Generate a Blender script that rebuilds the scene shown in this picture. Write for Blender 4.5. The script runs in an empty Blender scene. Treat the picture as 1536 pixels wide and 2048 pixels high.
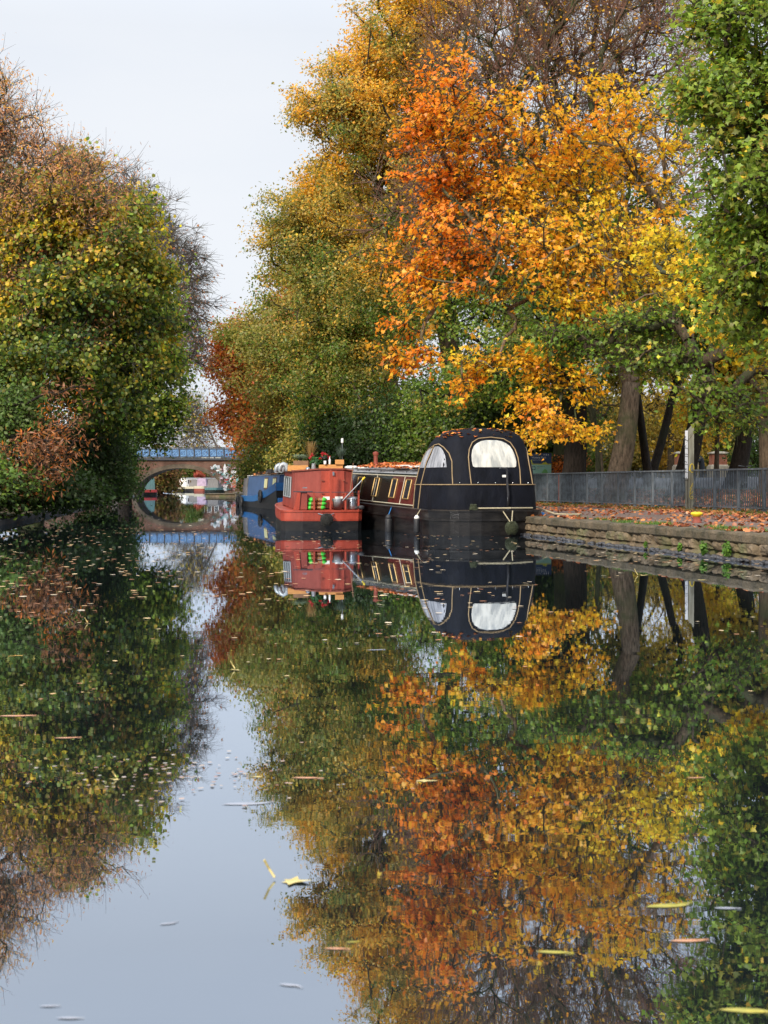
import bpy, math, random
import numpy as np
from mathutils import Vector, Matrix
C = bpy.context.scene.collection
rs = np.random.RandomState(7)
random.seed(7)
# ---------------------------------------------------------------- survey frame: eye height 1.25 m above the water
F, CX, HY, EYE = 2880.0, 768.0, 968.0, 1.25
def P(x, y, D): return np.array([(x-CX)/F*D, D, EYE-(y-HY)/F*D])
# ---------------------------------------------------------------- materials
MATS = {}
def newmat(name):
    m = bpy.data.materials.new(name); m.use_nodes = True; nt = m.node_tree; nt.nodes.clear()
    MATS[name] = m
    return m, nt, nt.nodes.new, nt.links.new
def pmat(name, col, rough=.6, metal=0, var=.25, scale=6, bump=0., bscale=40, spec=.4, stretch=(1,1,1), col2=None, coat=0, fscale=None):
    """painted / solid material with two layers of noise variation"""
    m, nt, N, L = newmat(name)
    out = N('ShaderNodeOutputMaterial'); b = N('ShaderNodeBsdfPrincipled'); tc = N('ShaderNodeTexCoord')
    mp = N('ShaderNodeMapping'); mp.inputs['Scale'].default_value = stretch; L(tc.outputs['Object'], mp.inputs[0])
    n = N('ShaderNodeTexNoise'); n.inputs['Scale'].default_value = scale; n.inputs['Detail'].default_value = 8; n.inputs['Roughness'].default_value = .65
    L(mp.outputs[0], n.inputs[0])
    r = N('ShaderNodeValToRGB'); r.color_ramp.elements[0].position = .33; r.color_ramp.elements[1].position = .68
    c = np.array(col); lo = c*(1-var); hi = np.clip(c*(1+var*.7), 0, 1) if col2 is None else np.array(col2)
    r.color_ramp.elements[0].color = (*lo, 1); r.color_ramp.elements[1].color = (*hi, 1)
    L(n.outputs[0], r.inputs[0]); L(r.outputs[0], b.inputs['Base Color'])
    b.inputs['Roughness'].default_value = rough; b.inputs['Metallic'].default_value = metal; b.inputs['Specular IOR Level'].default_value = spec
    b.inputs['Coat Weight'].default_value = coat
    if bump:
        n2 = N('ShaderNodeTexNoise'); n2.inputs['Scale'].default_value = bscale; n2.inputs['Detail'].default_value = 6; L(mp.outputs[0], n2.inputs[0])
        bp = N('ShaderNodeBump'); bp.inputs['Strength'].default_value = 1; bp.inputs['Distance'].default_value = bump
        L(n2.outputs[0], bp.inputs['Height']); L(bp.outputs[0], b.inputs['Normal'])
    L(b.outputs[0], out.inputs[0])
    return m
def leafmat(name, trans=.5, gloss=.025):
    m, nt, N, L = newmat(name)
    out = N('ShaderNodeOutputMaterial'); at = N('ShaderNodeAttribute'); at.attribute_name = 'Col'
    d = N('ShaderNodeBsdfDiffuse'); t = N('ShaderNodeBsdfTranslucent'); g = N('ShaderNodeBsdfGlossy'); g.inputs['Roughness'].default_value = .45
    m1 = N('ShaderNodeMixShader'); m1.inputs[0].default_value = trans; m2 = N('ShaderNodeMixShader'); m2.inputs[0].default_value = gloss
    L(at.outputs['Color'], d.inputs[0]); L(at.outputs['Color'], t.inputs[0])
    L(d.outputs[0], m1.inputs[1]); L(t.outputs[0], m1.inputs[2]); L(m1.outputs[0], m2.inputs[1]); L(g.outputs[0], m2.inputs[2]); L(m2.outputs[0], out.inputs[0])
    return m
leafmat('leaf'); leafmat('litter', .1, .06)
def barkmat(name, c1, c2, c3):
    m, nt, N, L = newmat(name)
    out = N('ShaderNodeOutputMaterial'); b = N('ShaderNodeBsdfPrincipled'); tc = N('ShaderNodeTexCoord')
    mp = N('ShaderNodeMapping'); mp.inputs['Scale'].default_value = (7, 7, 1.6); L(tc.outputs['Object'], mp.inputs[0])
    n = N('ShaderNodeTexNoise'); n.inputs['Scale'].default_value = 2.2; n.inputs['Detail'].default_value = 9; n.inputs['Roughness'].default_value = .7; L(mp.outputs[0], n.inputs[0])
    n2 = N('ShaderNodeTexNoise'); n2.inputs['Scale'].default_value = .9; n2.inputs['Detail'].default_value = 4; L(tc.outputs['Object'], n2.inputs[0])
    r = N('ShaderNodeValToRGB'); r.color_ramp.elements[0].position = .35; r.color_ramp.elements[1].position = .65
    r.color_ramp.elements[0].color = (*c1, 1); r.color_ramp.elements[1].color = (*c2, 1); L(n.outputs[0], r.inputs[0])
    r2 = N('ShaderNodeValToRGB'); r2.color_ramp.elements[0].position = .5; r2.color_ramp.elements[1].position = .62; L(n2.outputs[0], r2.inputs[0])
    mx = N('ShaderNodeMix'); mx.data_type = 'RGBA'; L(r2.outputs[0], mx.inputs[0]); L(r.outputs[0], mx.inputs[6]); mx.inputs[7].default_value = (*c3, 1)
    L(mx.outputs[2], b.inputs['Base Color']); b.inputs['Roughness'].default_value = .9; b.inputs['Specular IOR Level'].default_value = .2
    bp = N('ShaderNodeBump'); bp.inputs['Distance'].default_value = .09; bp.inputs['Strength'].default_value = 1; L(n.outputs[0], bp.inputs['Height']); L(bp.outputs[0], b.inputs['Normal'])
    L(b.outputs[0], out.inputs[0])
barkmat('bark', (.035,.026,.018), (.13,.095,.062), (.055,.062,.03))
barkmat('bark_pale', (.06,.045,.03), (.33,.24,.16), (.12,.12,.06))
barkmat('bark_dark', (.012,.010,.009), (.05,.038,.03), (.03,.03,.02))
barkmat('bark_green', (.03,.035,.018), (.10,.10,.055), (.07,.085,.03))
barkmat('twig_red', (.16,.08,.06), (.34,.19,.14), (.17,.15,.09))
barkmat('twig_grey', (.08,.07,.065), (.19,.165,.15), (.12,.12,.09))
# ---------------------------------------------------------------- object bookkeeping
def tag(o, label=None, cat=None, group=None, kind=None):
    if label: o['label'] = label
    if cat: o['category'] = cat
    if group: o['group'] = group
    if kind: o['kind'] = kind
    return o
def empty(name, loc, label, cat, group=None, rz=0):
    o = bpy.data.objects.new(name, None); C.objects.link(o); o.location = loc; o.rotation_euler = (0, 0, rz); o.empty_display_size = .2
    return tag(o, label, cat, group)
def link(name, me, parent=None, loc=None, rz=0):
    o = bpy.data.objects.new(name, me); C.objects.link(o)
    if parent is not None: o.parent = parent
    if loc is not None: o.location = loc
    if rz: o.rotation_euler = (0, 0, rz)
    return o
def npmesh(name, V, loops, starts, totals, mats, col=None, smooth=False):
    me = bpy.data.meshes.new(name)
    me.vertices.add(len(V)); me.vertices.foreach_set('co', np.ascontiguousarray(V, dtype=np.float32).ravel())
    me.loops.add(len(loops)); me.loops.foreach_set('vertex_index', np.ascontiguousarray(loops, dtype=np.int32))
    me.polygons.add(len(starts)); me.polygons.foreach_set('loop_start', np.ascontiguousarray(starts, dtype=np.int32))
    me.update(calc_edges=True)
    if smooth: me.polygons.foreach_set('use_smooth', np.ones(len(starts), dtype=bool))
    if col is not None:
        a = me.color_attributes.new('Col', 'FLOAT_COLOR', 'POINT')
        cc = np.ones((len(V), 4), dtype=np.float32); cc[:, :3] = col; a.data.foreach_set('color', cc.ravel())
    for m in mats: me.materials.append(MATS[m])
    me.validate()
    return me
class MB:
    """collects shapes and links them as one mesh object"""
    def __init__(s): s.v = []; s.f = []; s.m = []; s.mi = 0
    def add(s, vs, fs, mi=None):
        o = len(s.v); s.v += [tuple(map(float, v)) for v in vs]; s.f += [tuple(i+o for i in f) for f in fs]; s.m += [s.mi if mi is None else mi]*len(fs)
    def box(s, c, d, rz=0, mi=None, taper=1.):
        x, y, z = d[0]/2, d[1]/2, d[2]/2; ca, sa = math.cos(rz), math.sin(rz); vs = []
        for k, (a, b, e) in enumerate([(-1,-1,-1),(1,-1,-1),(1,1,-1),(-1,1,-1),(-1,-1,1),(1,-1,1),(1,1,1),(-1,1,1)]):
            t = taper if e > 0 else 1
            X, Y = a*x*t, b*y*t; vs.append((c[0]+X*ca-Y*sa, c[1]+X*sa+Y*ca, c[2]+e*z))
        s.add(vs, [(0,3,2,1),(4,5,6,7),(0,1,5,4),(1,2,6,5),(2,3,7,6),(3,0,4,7)], mi)
    def tube(s, pts, r, k=8, mi=None, caps=True, flat=None):
        pts = [Vector(map(float, p)) for p in pts]; n = len(pts)
        rr = r if hasattr(r, '__len__') else [r]*n
        vs = []; up = None
        for i, p in enumerate(pts):
            t = (pts[min(i+1, n-1)]-pts[max(i-1, 0)]); t = t.normalized() if t.length > 1e-9 else Vector((0,0,1))
            if up is None: up = Vector((0,0,1)) if abs(t.z) < .9 else Vector((1,0,0))
            u = up.cross(t); u = u.normalized() if u.length > 1e-6 else Vector((1,0,0)).cross(t).normalized(); w = t.cross(u); up = w
            for j in range(k):
                a = 2*math.pi*j/k; vs.append(p+(u*math.cos(a)+w*math.sin(a)*(flat or 1))*rr[i])
        fs = [(i*k+j, i*k+(j+1) % k, (i+1)*k+(j+1) % k, (i+1)*k+j) for i in range(n-1) for j in range(k)]
        if caps: fs += [tuple(range(k))[::-1], tuple(range((n-1)*k, n*k))]
        s.add(vs, fs, mi)
    def lathe(s, c, prof, k=20, mi=None, axis='z', sx=1, sy=1):
        vs = []
        for (r, h) in prof:
            for j in range(k):
                a = 2*math.pi*j/k; u, w = r*math.cos(a)*sx, r*math.sin(a)*sy
                q = (u, w, h) if axis == 'z' else ((u, h, w) if axis == 'y' else (h, u, w))
                vs.append((c[0]+q[0], c[1]+q[1], c[2]+q[2]))
        n = len(prof)
        fs = [(i*k+j, i*k+(j+1) % k, (i+1)*k+(j+1) % k, (i+1)*k+j) for i in range(n-1) for j in range(k)]
        fs += [tuple(range(k))[::-1], tuple(range((n-1)*k, n*k))]
        s.add(vs, fs, mi)
    def ball(s, c, r, k=14, mi=None, sq=(1,1,1)):
        prof = [(r*math.sin(math.pi*i/k)*1+1e-4, -r*math.cos(math.pi*i/k)*sq[2]) for i in range(k+1)]
        s.lathe(c, prof, k+4, mi, sx=sq[0], sy=sq[1])
    def poly(s, pts, ext, mi=None):
        """prism: polygon pts extruded by vector ext"""
        n = len(pts); e = np.array(ext)
        vs = [tuple(p) for p in pts]+[tuple(np.array(p)+e) for p in pts]
        s.add(vs, [tuple(range(n)), tuple(range(n, 2*n))[::-1]]+[(i, (i+1) % n, n+(i+1) % n, n+i)[::-1] for i in range(n)], mi)
    def grid(s, G, mi=None, closed=False):
        """G: array (n, m, 3)"""
        n, m = len(G), len(G[0]); vs = [p for row in G for p in row]
        fs = [(i*m+j, i*m+(j+1) % m, (i+1)*m+(j+1) % m, (i+1)*m+j) for i in range(n-1) for j in range(m if closed else m-1)]
        s.add(vs, fs, mi)
    def build(s, name, mats, parent=None, loc=None, rz=0, smooth=False, bevel=0, auto=None):
        me = bpy.data.meshes.new(name); me.from_pydata(s.v, [], s.f)
        for m in (mats if isinstance(mats, (list, tuple)) else [mats]): me.materials.append(MATS[m])
        if len(me.polygons) == len(s.m): me.polygons.foreach_set('material_index', s.m)
        if smooth: me.polygons.foreach_set('use_smooth', np.ones(len(me.polygons), dtype=bool))
        me.update()
        o = link(name, me, parent, loc, rz)
        if bevel:
            b = o.modifiers.new('b', 'BEVEL'); b.width = bevel; b.segments = 2; b.limit_method = 'ANGLE'
        if auto:
            e = o.modifiers.new('w', 'EDGE_SPLIT'); e.split_angle = math.radians(auto)
        return o
# ---------------------------------------------------------------- foliage engine
def nz(a): return a/np.maximum(np.linalg.norm(a, axis=-1, keepdims=True), 1e-9)
_w = [(rs.randn(3), rs.rand()*6.28) for _ in range(12)]
def field(p, f):
    """smooth pseudo noise about -1..1"""
    o = 0
    for k, (w, ph) in enumerate(_w): o = o+np.sin((p@w)*f*(.6+.13*k)+ph+k)
    return o/3.2
def shape_maple():
    a = np.radians([-90, -58, -22, 5, 32, 62, 90, 118, 148, 175, 202, 238])
    r = np.array([.30, .55, .40, .95, .5, .62, 1.1, .62, .5, .95, .40, .55])*.5
    v = np.stack([np.cos(a)*r, np.sin(a)*r+.2, -.35*r*r], 1); v = np.vstack([[0, .15, .02], v]); n = len(a)
    return v, [(0, 1+i, 1+(i+1) % n) for i in range(n)]
def shape_kite():
    return np.array([[0,-.45,0],[.33,.02,-.09],[0,.55,0],[-.33,.02,-.09]]), [(0,1,2),(0,2,3)]
def shape_blob():
    return np.array([[0,-.45,0],[.42,-.2,-.06],[.38,.3,-.1],[0,.5,0],[-.38,.3,-.1],[-.42,-.2,-.06]]), [(0,1,2,3),(0,3,4,5)]
def shape_long():
    return np.array([[0,-.6,0],[.15,.05,-.04],[0,.6,-.05],[-.15,.05,-.04]]), [(0,1,2),(0,2,3)]
def shape_irr():
    a = np.radians([0, 25, 55, 80, 118, 150, 185, 215, 250, 290, 330]); r = np.array([.52, .36, .33, .27, .30, .38, .5, .35, .28, .3, .37]); v = np.stack([np.cos(a)*r, np.sin(a)*r*.8, -.2*r*r], 1); v = np.vstack([[0, 0, .01], v]); n = len(a)
    return v, [(0, 1+i, 1+(i+1) % n) for i in range(n)]
SH = {'irregular': shape_irr(), 'maple': shape_maple(), 'kite': shape_kite(), 'blob': shape_blob(), 'long': shape_long()}
def leaves_mesh(name, pos, nrm, size, col, shape, mat='leaf', zs=1.):
    T, fs = SH[shape]; n = len(pos); T = T*np.array([1, 1, zs])
    nrm = nz(nrm); t = nz(np.cross(nrm, rs.randn(n, 3))); b = np.cross(nrm, t)
    V = pos[:, None]+size[:, None, None]*(T[None, :, 0, None]*t[:, None]+T[None, :, 1, None]*b[:, None]+T[None, :, 2, None]*nrm[:, None])
    k = len(T); V = V.reshape(-1, 3)
    fl = np.array([i for f in fs for i in f]); ft = np.array([len(f) for f in fs])
    loops = (np.arange(n)[:, None]*k+fl[None]).ravel(); tot = np.tile(ft, n); st = np.concatenate([[0], np.cumsum(tot)[:-1]])
    return npmesh(name, V, loops, st, tot, [mat], np.repeat(col, k, axis=0))
def tubes_mesh(name, P0, P1, R0, R1, k, mat):
    d = nz(P1-P0); ref = np.where(np.abs(d[:, 2:3]) < .9, np.array([[0,0,1.]]), np.array([[1.,0,0]]))
    u = nz(np.cross(ref, d)); w = np.cross(d, u); n = len(P0)
    a = 2*np.pi*np.arange(k)/k; ring = np.cos(a)[None, :, None]*u[:, None]+np.sin(a)[None, :, None]*w[:, None]
    V = np.concatenate([P0[:, None]+ring*R0[:, None, None], P1[:, None]+ring*R1[:, None, None]], 1).reshape(-1, 3)
    j = np.arange(k); q = np.stack([j, (j+1) % k, (j+1) % k+k, j+k], 1)
    loops = (np.arange(n)[:, None, None]*2*k+q[None]).ravel(); st = np.arange(n*k)*4
    return npmesh(name, V, loops, st, None, [mat], smooth=True)
def gradient(G, u):
    G = np.array(G); x = np.clip(u, 0, 1)*(len(G)-1); i = np.minimum(x.astype(int), len(G)-2); f = (x-i)[:, None]
    return G[i]*(1-f)+G[i+1]*f
def ground_z(x, y): return _gz(x, y)
def sample_ell(E, n, shell=.45):
    vol = np.array([e[3]*e[4]*e[5]*(e[6] if len(e) > 6 else 1) for e in E])**.85; cnt = np.random.RandomState(5).multinomial(n, vol/vol.sum())
    out = []
    for e, c in zip(E, cnt):
        d = nz(rs.randn(c, 3)); r = rs.rand(c, 1)**shell*(.84+.42*rs.rand(c, 1)**2.2); q = np.array(e[:3])+d*r*np.array(e[3:6]); am = .16*min(e[3], e[5])
        out.append(q+am*np.stack([field(q+k*19, 1.1/max(.6, am)) for k in range(3)], 1))
    return np.vstack(out)
def EL(x, y, D, rx, ry, rd, w=1):
    """ellipsoid whose centre is seen at (x, y) from the survey point at distance D; radii across and up given in the same measure"""
    p = P(x, y, D); return (p[0], p[1], p[2], rx/F*D, rd, ry/F*D, w)
def make_tree(name, label, cat, base, fork, r_trunk, E, n_nodes, grad, u0=.5, uz=0, zref=10, uamp=.25, ujit=.18, lps=24, lsize=.16, shape='kite',
              bark='bark', twigmat=None, twigs=4, twiglen=.7, twigr=.007, spread=.4, droop=.25, group=None, shell=.4, limb=.42, skip=0., cmul=1., uf=None, lean=None, leafbare=None, upl=.55, flare=1.35, flat=1.0):
    base = np.array(base, float); fork = np.array(fork, float)
    root = empty(name, tuple(base), label, cat, group)
    # trunk spine
    H = fork-base; nt_ = 9; spine = []
    off = nz(rs.randn(1, 3))[0]*np.linalg.norm(H)*.03; off[2] = 0
    for i in range(nt_):
        t = i/(nt_-1); p = base+H*t+off*math.sin(t*3.1)
        if lean is not None: p = p+np.array([lean[0], lean[1], 0])*math.sin(t*math.pi)
        spine.append(p)
    tips = sample_ell(E, n_nodes, shell)
    tips = tips[tips[:, 2] > base[2]+.5] if len(tips) else tips
    cz = np.mean([e[2] for e in E])
    pos = [p for p in spine[nt_//2:]]; par = [-1]+list(range(len(pos)-1)); plen = [0]*len(pos); dirs = [nz(H)]*len(pos)
    order = np.argsort(np.linalg.norm((tips-fork)*np.array([1,1,.8]), axis=1))
    Pn = np.zeros((len(pos)+len(tips), 3)); Pn[:len(pos)] = pos; PL = np.zeros(len(Pn)); n = len(pos)
    par = np.array(par+[0]*len(tips)); D_ = np.zeros_like(Pn); D_[:n] = nz(H)
    for idx in order:
        q = tips[idx]; v = q-Pn[:n]; d = np.linalg.norm(v, axis=1)+1e-6
        cosv = (v*D_[:n]).sum(1)/d
        cost = d*(1.35-.35*cosv)+PL[:n]*.16
        j = int(np.argmin(cost)); Pn[n] = q; par[n] = j; PL[n] = PL[j]+d[j]; D_[n] = v[j]/d[j]; n += 1
    # pipe model
    w = np.ones(n)
    for i in range(n-1, 0, -1):
        if par[i] >= 0: w[par[i]] += w[i]
    ns = len(pos); rad = r_trunk*.8*(w/w[0])**limb; rad = np.maximum(rad, twigr*1.6)
    p0, p1, r0, r1 = [], [], [], []
    idx = np.arange(ns, n); pr = par[idx]
    A, B = Pn[pr], Pn[idx]; L_ = np.linalg.norm(B-A, axis=1, keepdims=True)
    Dp = D_[pr]; Cc = A+Dp*L_*.42+rs.randn(len(idx), 3)*L_*.07
    ra = np.minimum(rad[pr], rad[idx]*1.5); rb = rad[idx]
    prev = A; K = 4
    for k in range(1, K+1):
        t = k/K; q = (1-t)**2*A+2*t*(1-t)*Cc+t*t*B+(rs.randn(len(idx), 3)*L_*.03 if k < K else 0)
        p0.append(prev); p1.append(q); r0.append(ra+(rb-ra)*(t-1/K)); r1.append(ra+(rb-ra)*t); prev = q
    p0, p1, r0, r1 = map(np.concatenate, (p0, p1, r0, r1))
    off3 = base[None]
    br = tubes_mesh('branch', p0-off3, p1-off3, r0, r1, 5, bark); link('branches', br, root)
    mb = MB(); rr = [r_trunk*(flare if i == 0 else (1+(flare-1)*.35 if i == 1 else 1))*(1-.28*i/(nt_-1)) for i in range(nt_)]
    sp2 = [spine[0]-np.array([0,0,.4])-base]+[p-base for p in spine]; mb.tube(sp2, [rr[0]*1.15]+rr, 18)
    o = mb.build('trunk', bark, root, smooth=True)
    # twigs with leaves along them
    m = n-ns; deg = idx
    cen = np.array([np.mean([e[i] for e in E]) for i in range(3)])
    A = np.repeat(Pn[deg], twigs, axis=0); outd = nz(np.repeat(D_[deg], twigs, axis=0)*.7+nz(A-cen)*.5)
    td = nz(outd+rs.randn(len(A), 3)*.75*np.array([1,1,.7])+np.array([0,0,.12-droop*.5])); tl = twiglen*(.5+rs.rand(len(A), 1))
    mid = A+td*tl*.5+rs.randn(len(A), 3)*tl*.06; td2 = nz(td+np.array([0,0,-droop])+rs.randn(len(A), 3)*.25); end = mid+td2*tl*.5
    # side twigs
    sa = A+(mid-A)*.8; sd = nz(td+rs.randn(len(A), 3)*.8); se = sa+sd*tl*.45
    o1 = np.full(len(A), twigr); P0s = np.vstack([A, mid, sa]); P1s = np.vstack([mid, end, se])
    tw = tubes_mesh('twig', P0s-off3, P1s-off3, np.concatenate([o1*1.5, o1, o1*.8]), np.concatenate([o1, o1*.5, o1*.4]), 3, twigmat or bark); link('twigs', tw, root)
    if lps > 0:
        per = max(1, lps//twigs); nd = np.repeat(np.arange(len(A)), per); t = rs.rand(len(nd), 1)
        base_p = np.where(t < .5, A[nd]+(mid[nd]-A[nd])*t*2, mid[nd]+(end[nd]-mid[nd])*(t*2-1))
        pos_ = base_p+rs.randn(len(nd), 3)*spread*twiglen*np.array([1,1,.6*flat])
        nodeid = nd//twigs; nu = rs.randn(m)[nodeid]*.5
        # irregular density: clumps kept, gaps dropped
        keep = np.ones(len(nd), bool)
        if skip > 0: keep = (field(A[nd], 1.3)+nu*.5+rs.randn(len(nd))*.25) > -1+2*skip-.6
        if leafbare is not None: keep &= rs.rand(len(nd)) < np.clip(leafbare(pos_), 0, 1)
        keep &= pos_[:, 2] > .12
        pos_, nd, nu = pos_[keep], nd[keep], nu[keep]
        u = u0+uz*(pos_[:, 2]-zref)+uamp*(field(pos_, .55)*.6+nu)+(uf(pos_) if uf else 0)+rs.randn(len(pos_))*ujit
        col = gradient(grad, u)*(1+rs.randn(len(pos_), 1)*.2)*cmul; col = np.clip(col*(1+rs.randn(len(pos_), 3)*.05), .002, .9)
        nr = nz(pos_-cen)*np.array([.6,.6,.2])+np.array([0,0,upl])+rs.randn(len(pos_), 3)*.55
        size = lsize*(.5+.85*rs.rand(len(pos_)))
        me = leaves_mesh('crown', pos_-off3, nr, size, col, shape); link('crown', me, root)
    return root
# ================================================================ banks and ground
def xq(y):
    y = np.asarray(y, float)
    return np.where(y < 100, 3.7-.2*(y-34.6), np.where(y < 150, -9.38-.125*(y-100), -15.63-.11*(y-150)))
def xl(y):
    y = np.asarray(y, float); return np.where(y < 150, -11.7-.135*(y-44), -26.0-.19*(y-150))
def _gz(x, y):
    x = np.asarray(x, float); dr = x-xq(y); dl = xl(y)-x
    zr = .45+np.clip(dr-8, 0, 16)*.07; zl = .22+np.clip(dl, 0, 14)*.11
    return np.where(dr >= -.01, zr, np.where(dl >= 0, zl, -1.3))
FD = 7.6   # fence stands this far from the water's edge
ys = np.concatenate([np.linspace(-30, 20, 11), np.arange(22, 170, 2.), np.linspace(170, 400, 24), [600, 900]])
offl = [0, .6, 1.5, 3, 5, 8, 12, 18, 30, 60, 120, 300, 700]; offr = [0, .5, 2, 4, 6, 8, 11, 14, 18, 22, 28, 36, 50, 90, 200, 700]
G = []
for y in ys:
    row = []
    a, b = float(xl(y)), float(xq(y))
    for o in offl[::-1]: x = a-o; row.append((x, y, float(_gz(x, y))+.05*math.sin(x*.9+y*.7)*(o > .1)))
    row.append((a+.03, y, -1.3)); row.append((b-.03, y, -1.3))
    for o in offr: x = b+o; row.append((x, y, float(_gz(x, y))+(.03*math.sin(x*.8+y*.5) if o > 8 else 0)))
    G.append(row)
m, nt, N, L = newmat('park_ground')
out = N('ShaderNodeOutputMaterial'); b = N('ShaderNodeBsdfPrincipled'); tc = N('ShaderNodeTexCoord')
n = N('ShaderNodeTexNoise'); n.inputs['Scale'].default_value = .7; n.inputs['Detail'].default_value = 10; L(tc.outputs['Object'], n.inputs[0])
n2 = N('ShaderNodeTexNoise'); n2.inputs['Scale'].default_value = 14; n2.inputs['Detail'].default_value = 8; L(tc.outputs['Object'], n2.inputs[0])
r = N('ShaderNodeValToRGB'); r.color_ramp.elements[0].position = .42; r.color_ramp.elements[1].position = .58
r.color_ramp.elements[0].color = (.035,.06,.015,1); r.color_ramp.elements[1].color = (.12,.07,.035,1); L(n.outputs[0], r.inputs[0])
r2 = N('ShaderNodeValToRGB'); r2.color_ramp.elements[0].color = (.45,.45,.45,1); r2.color_ramp.elements[1].color = (1.5,1.4,1.2,1); L(n2.outputs[0], r2.inputs[0])
mx = N('ShaderNodeMix'); mx.data_type = 'RGBA'; mx.blend_type = 'MULTIPLY'; mx.inputs[0].default_value = 1; L(r.outputs[0], mx.inputs[6]); L(r2.outputs[0], mx.inputs[7])
L(mx.outputs[2], b.inputs['Base Color']); b.inputs['Roughness'].default_value = .95
bp = N('ShaderNodeBump'); bp.inputs['Distance'].default_value = .04; L(n2.outputs[0], bp.inputs['Height']); L(bp.outputs[0], b.inputs['Normal']); L(b.outputs[0], out.inputs[0])
g = MB(); g.grid(G); tag(g.build('ground', 'park_ground', smooth=False), 'grass and leaf covered banks rising on both sides of the canal', kind='structure')
pmat('path', (.13,.085,.07), .9, var=.35, scale=3, bump=.01, bscale=60, col2=(.20,.14,.115))
pmat('asphalt', (.12,.13,.155), .8, var=.12, scale=2, bump=.004, bscale=90)
def strip(name, o0, o1, dz, mat, label, y0=14, y1=149, st=1.):
    g = MB(); G = []
    for y in np.arange(y0, y1, st):
        a = float(xq(y)); G.append([(a+o0, y, float(_gz(a+o0+.02, y))+dz), (a+(o0+o1)/2, y, float(_gz(a+(o0+o1)/2, y))+dz), (a+o1, y, float(_gz(a+o1, y))+dz)])
    g.grid(G); return tag(g.build(name, mat), label, kind='structure')
strip('towpath', .5, 6.2, .006, 'path', 'brown towpath between the canal edge and the railings')
strip('park_road', 15.5, 24.5, .05, 'asphalt', 'grey road through the park beyond the railings', st=2)
# ---------------------------------------------------------------- water
m, nt, N, L = newmat('water')
out = N('ShaderNodeOutputMaterial'); tc = N('ShaderNodeTexCoord'); mp = N('ShaderNodeMapping'); mp.inputs['Scale'].default_value = (1.1, 1.6, 1); L(tc.outputs['Object'], mp.inputs[0])
n1 = N('ShaderNodeTexNoise'); n1.inputs['Scale'].default_value = 3.2; n1.inputs['Detail'].default_value = 3; n1.inputs['Distortion'].default_value = .4; L(mp.outputs[0], n1.inputs[0])
n2 = N('ShaderNodeTexNoise'); n2.inputs['Scale'].default_value = .35; n2.inputs['Detail'].default_value = 2; L(tc.outputs['Object'], n2.inputs[0])
rr = N('ShaderNodeMapRange'); rr.inputs[1].default_value = .35; rr.inputs[2].default_value = .7; rr.inputs[3].default_value = .35; rr.inputs[4].default_value = 1.5; L(n2.outputs[0], rr.inputs[0])
mu = N('ShaderNodeMath'); mu.operation = 'MULTIPLY'; L(n1.outputs[0], mu.inputs[0]); L(rr.outputs[0], mu.inputs[1])
bp = N('ShaderNodeBump'); bp.inputs['Strength'].default_value = 1; bp.inputs['Distance'].default_value = .00022; L(mu.outputs[0], bp.inputs['Height'])
gl = N('ShaderNodeBsdfGlossy'); gl.inputs['Roughness'].default_value = .006; gl.inputs['Color'].default_value = (.80,.88,1,1); L(bp.outputs[0], gl.inputs['Normal'])
df = N('ShaderNodeBsdfDiffuse'); df.inputs[0].default_value = (.012,.017,.018,1)
lw = N('ShaderNodeLayerWeight'); lw.inputs['Blend'].default_value = .5
mr = N('ShaderNodeMapRange'); mr.inputs[1].default_value = .6; mr.inputs[2].default_value = .95; mr.inputs[3].default_value = .47; mr.inputs[4].default_value = .9; L(lw.outputs['Facing'], mr.inputs[0])
ms = N('ShaderNodeMixShader'); L(mr.outputs[0], ms.inputs[0]); L(df.outputs[0], ms.inputs[1]); L(gl.outputs[0], ms.inputs[2]); L(ms.outputs[0], out.inputs[0])
g = MB(); g.grid([[(float(xl(y))-.4, y, 0), (float(xl(y)+xq(y))/2, y, 0), (float(xq(y))+.25, y, 0)] for y in list(range(-30, 400, 10))])
tag(g.build('water', 'water'), 'still dark canal water mirroring the autumn trees', kind='structure')
# ---------------------------------------------------------------- quay: coping, stone courses, waterline rubble
m, nt, N, L = newmat('quay_stone')
out = N('ShaderNodeOutputMaterial'); b = N('ShaderNodeBsdfPrincipled'); tc = N('ShaderNodeTexCoord')
n = N('ShaderNodeTexNoise'); n.inputs['Scale'].default_value = 2.5; n.inputs['Detail'].default_value = 10; n.inputs['Roughness'].default_value = .7; L(tc.outputs['Object'], n.inputs[0])
r = N('ShaderNodeValToRGB'); cr = r.color_ramp; cr.elements[0].position = .3; cr.elements[0].color = (.05,.035,.02,1); cr.elements[1].position = .72; cr.elements[1].color = (.30,.22,.14,1)
e = cr.elements.new(.5); e.color = (.12,.088,.052,1); L(n.outputs[0], r.inputs[0])
n2 = N('ShaderNodeTexNoise'); n2.inputs['Scale'].default_value = 1.1; n2.inputs['Detail'].default_value = 5; L(tc.outputs['Object'], n2.inputs[0])
r2 = N('ShaderNodeValToRGB'); r2.color_ramp.elements[0].position = .52; r2.color_ramp.elements[1].position = .72; L(n2.outputs[0], r2.inputs[0])
mx = N('ShaderNodeMix'); mx.data_type = 'RGBA'; L(r2.outputs[0], mx.inputs[0]); L(r.outputs[0], mx.inputs[6]); mx.inputs[7].default_value = (.08,.10,.03,1)
L(mx.outputs[2], b.inputs['Base Color']); b.inputs['Roughness'].default_value = .85
n3 = N('ShaderNodeTexNoise'); n3.inputs['Scale'].default_value = 25; n3.inputs['Detail'].default_value = 8; L(tc.outputs['Object'], n3.inputs[0])
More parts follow.
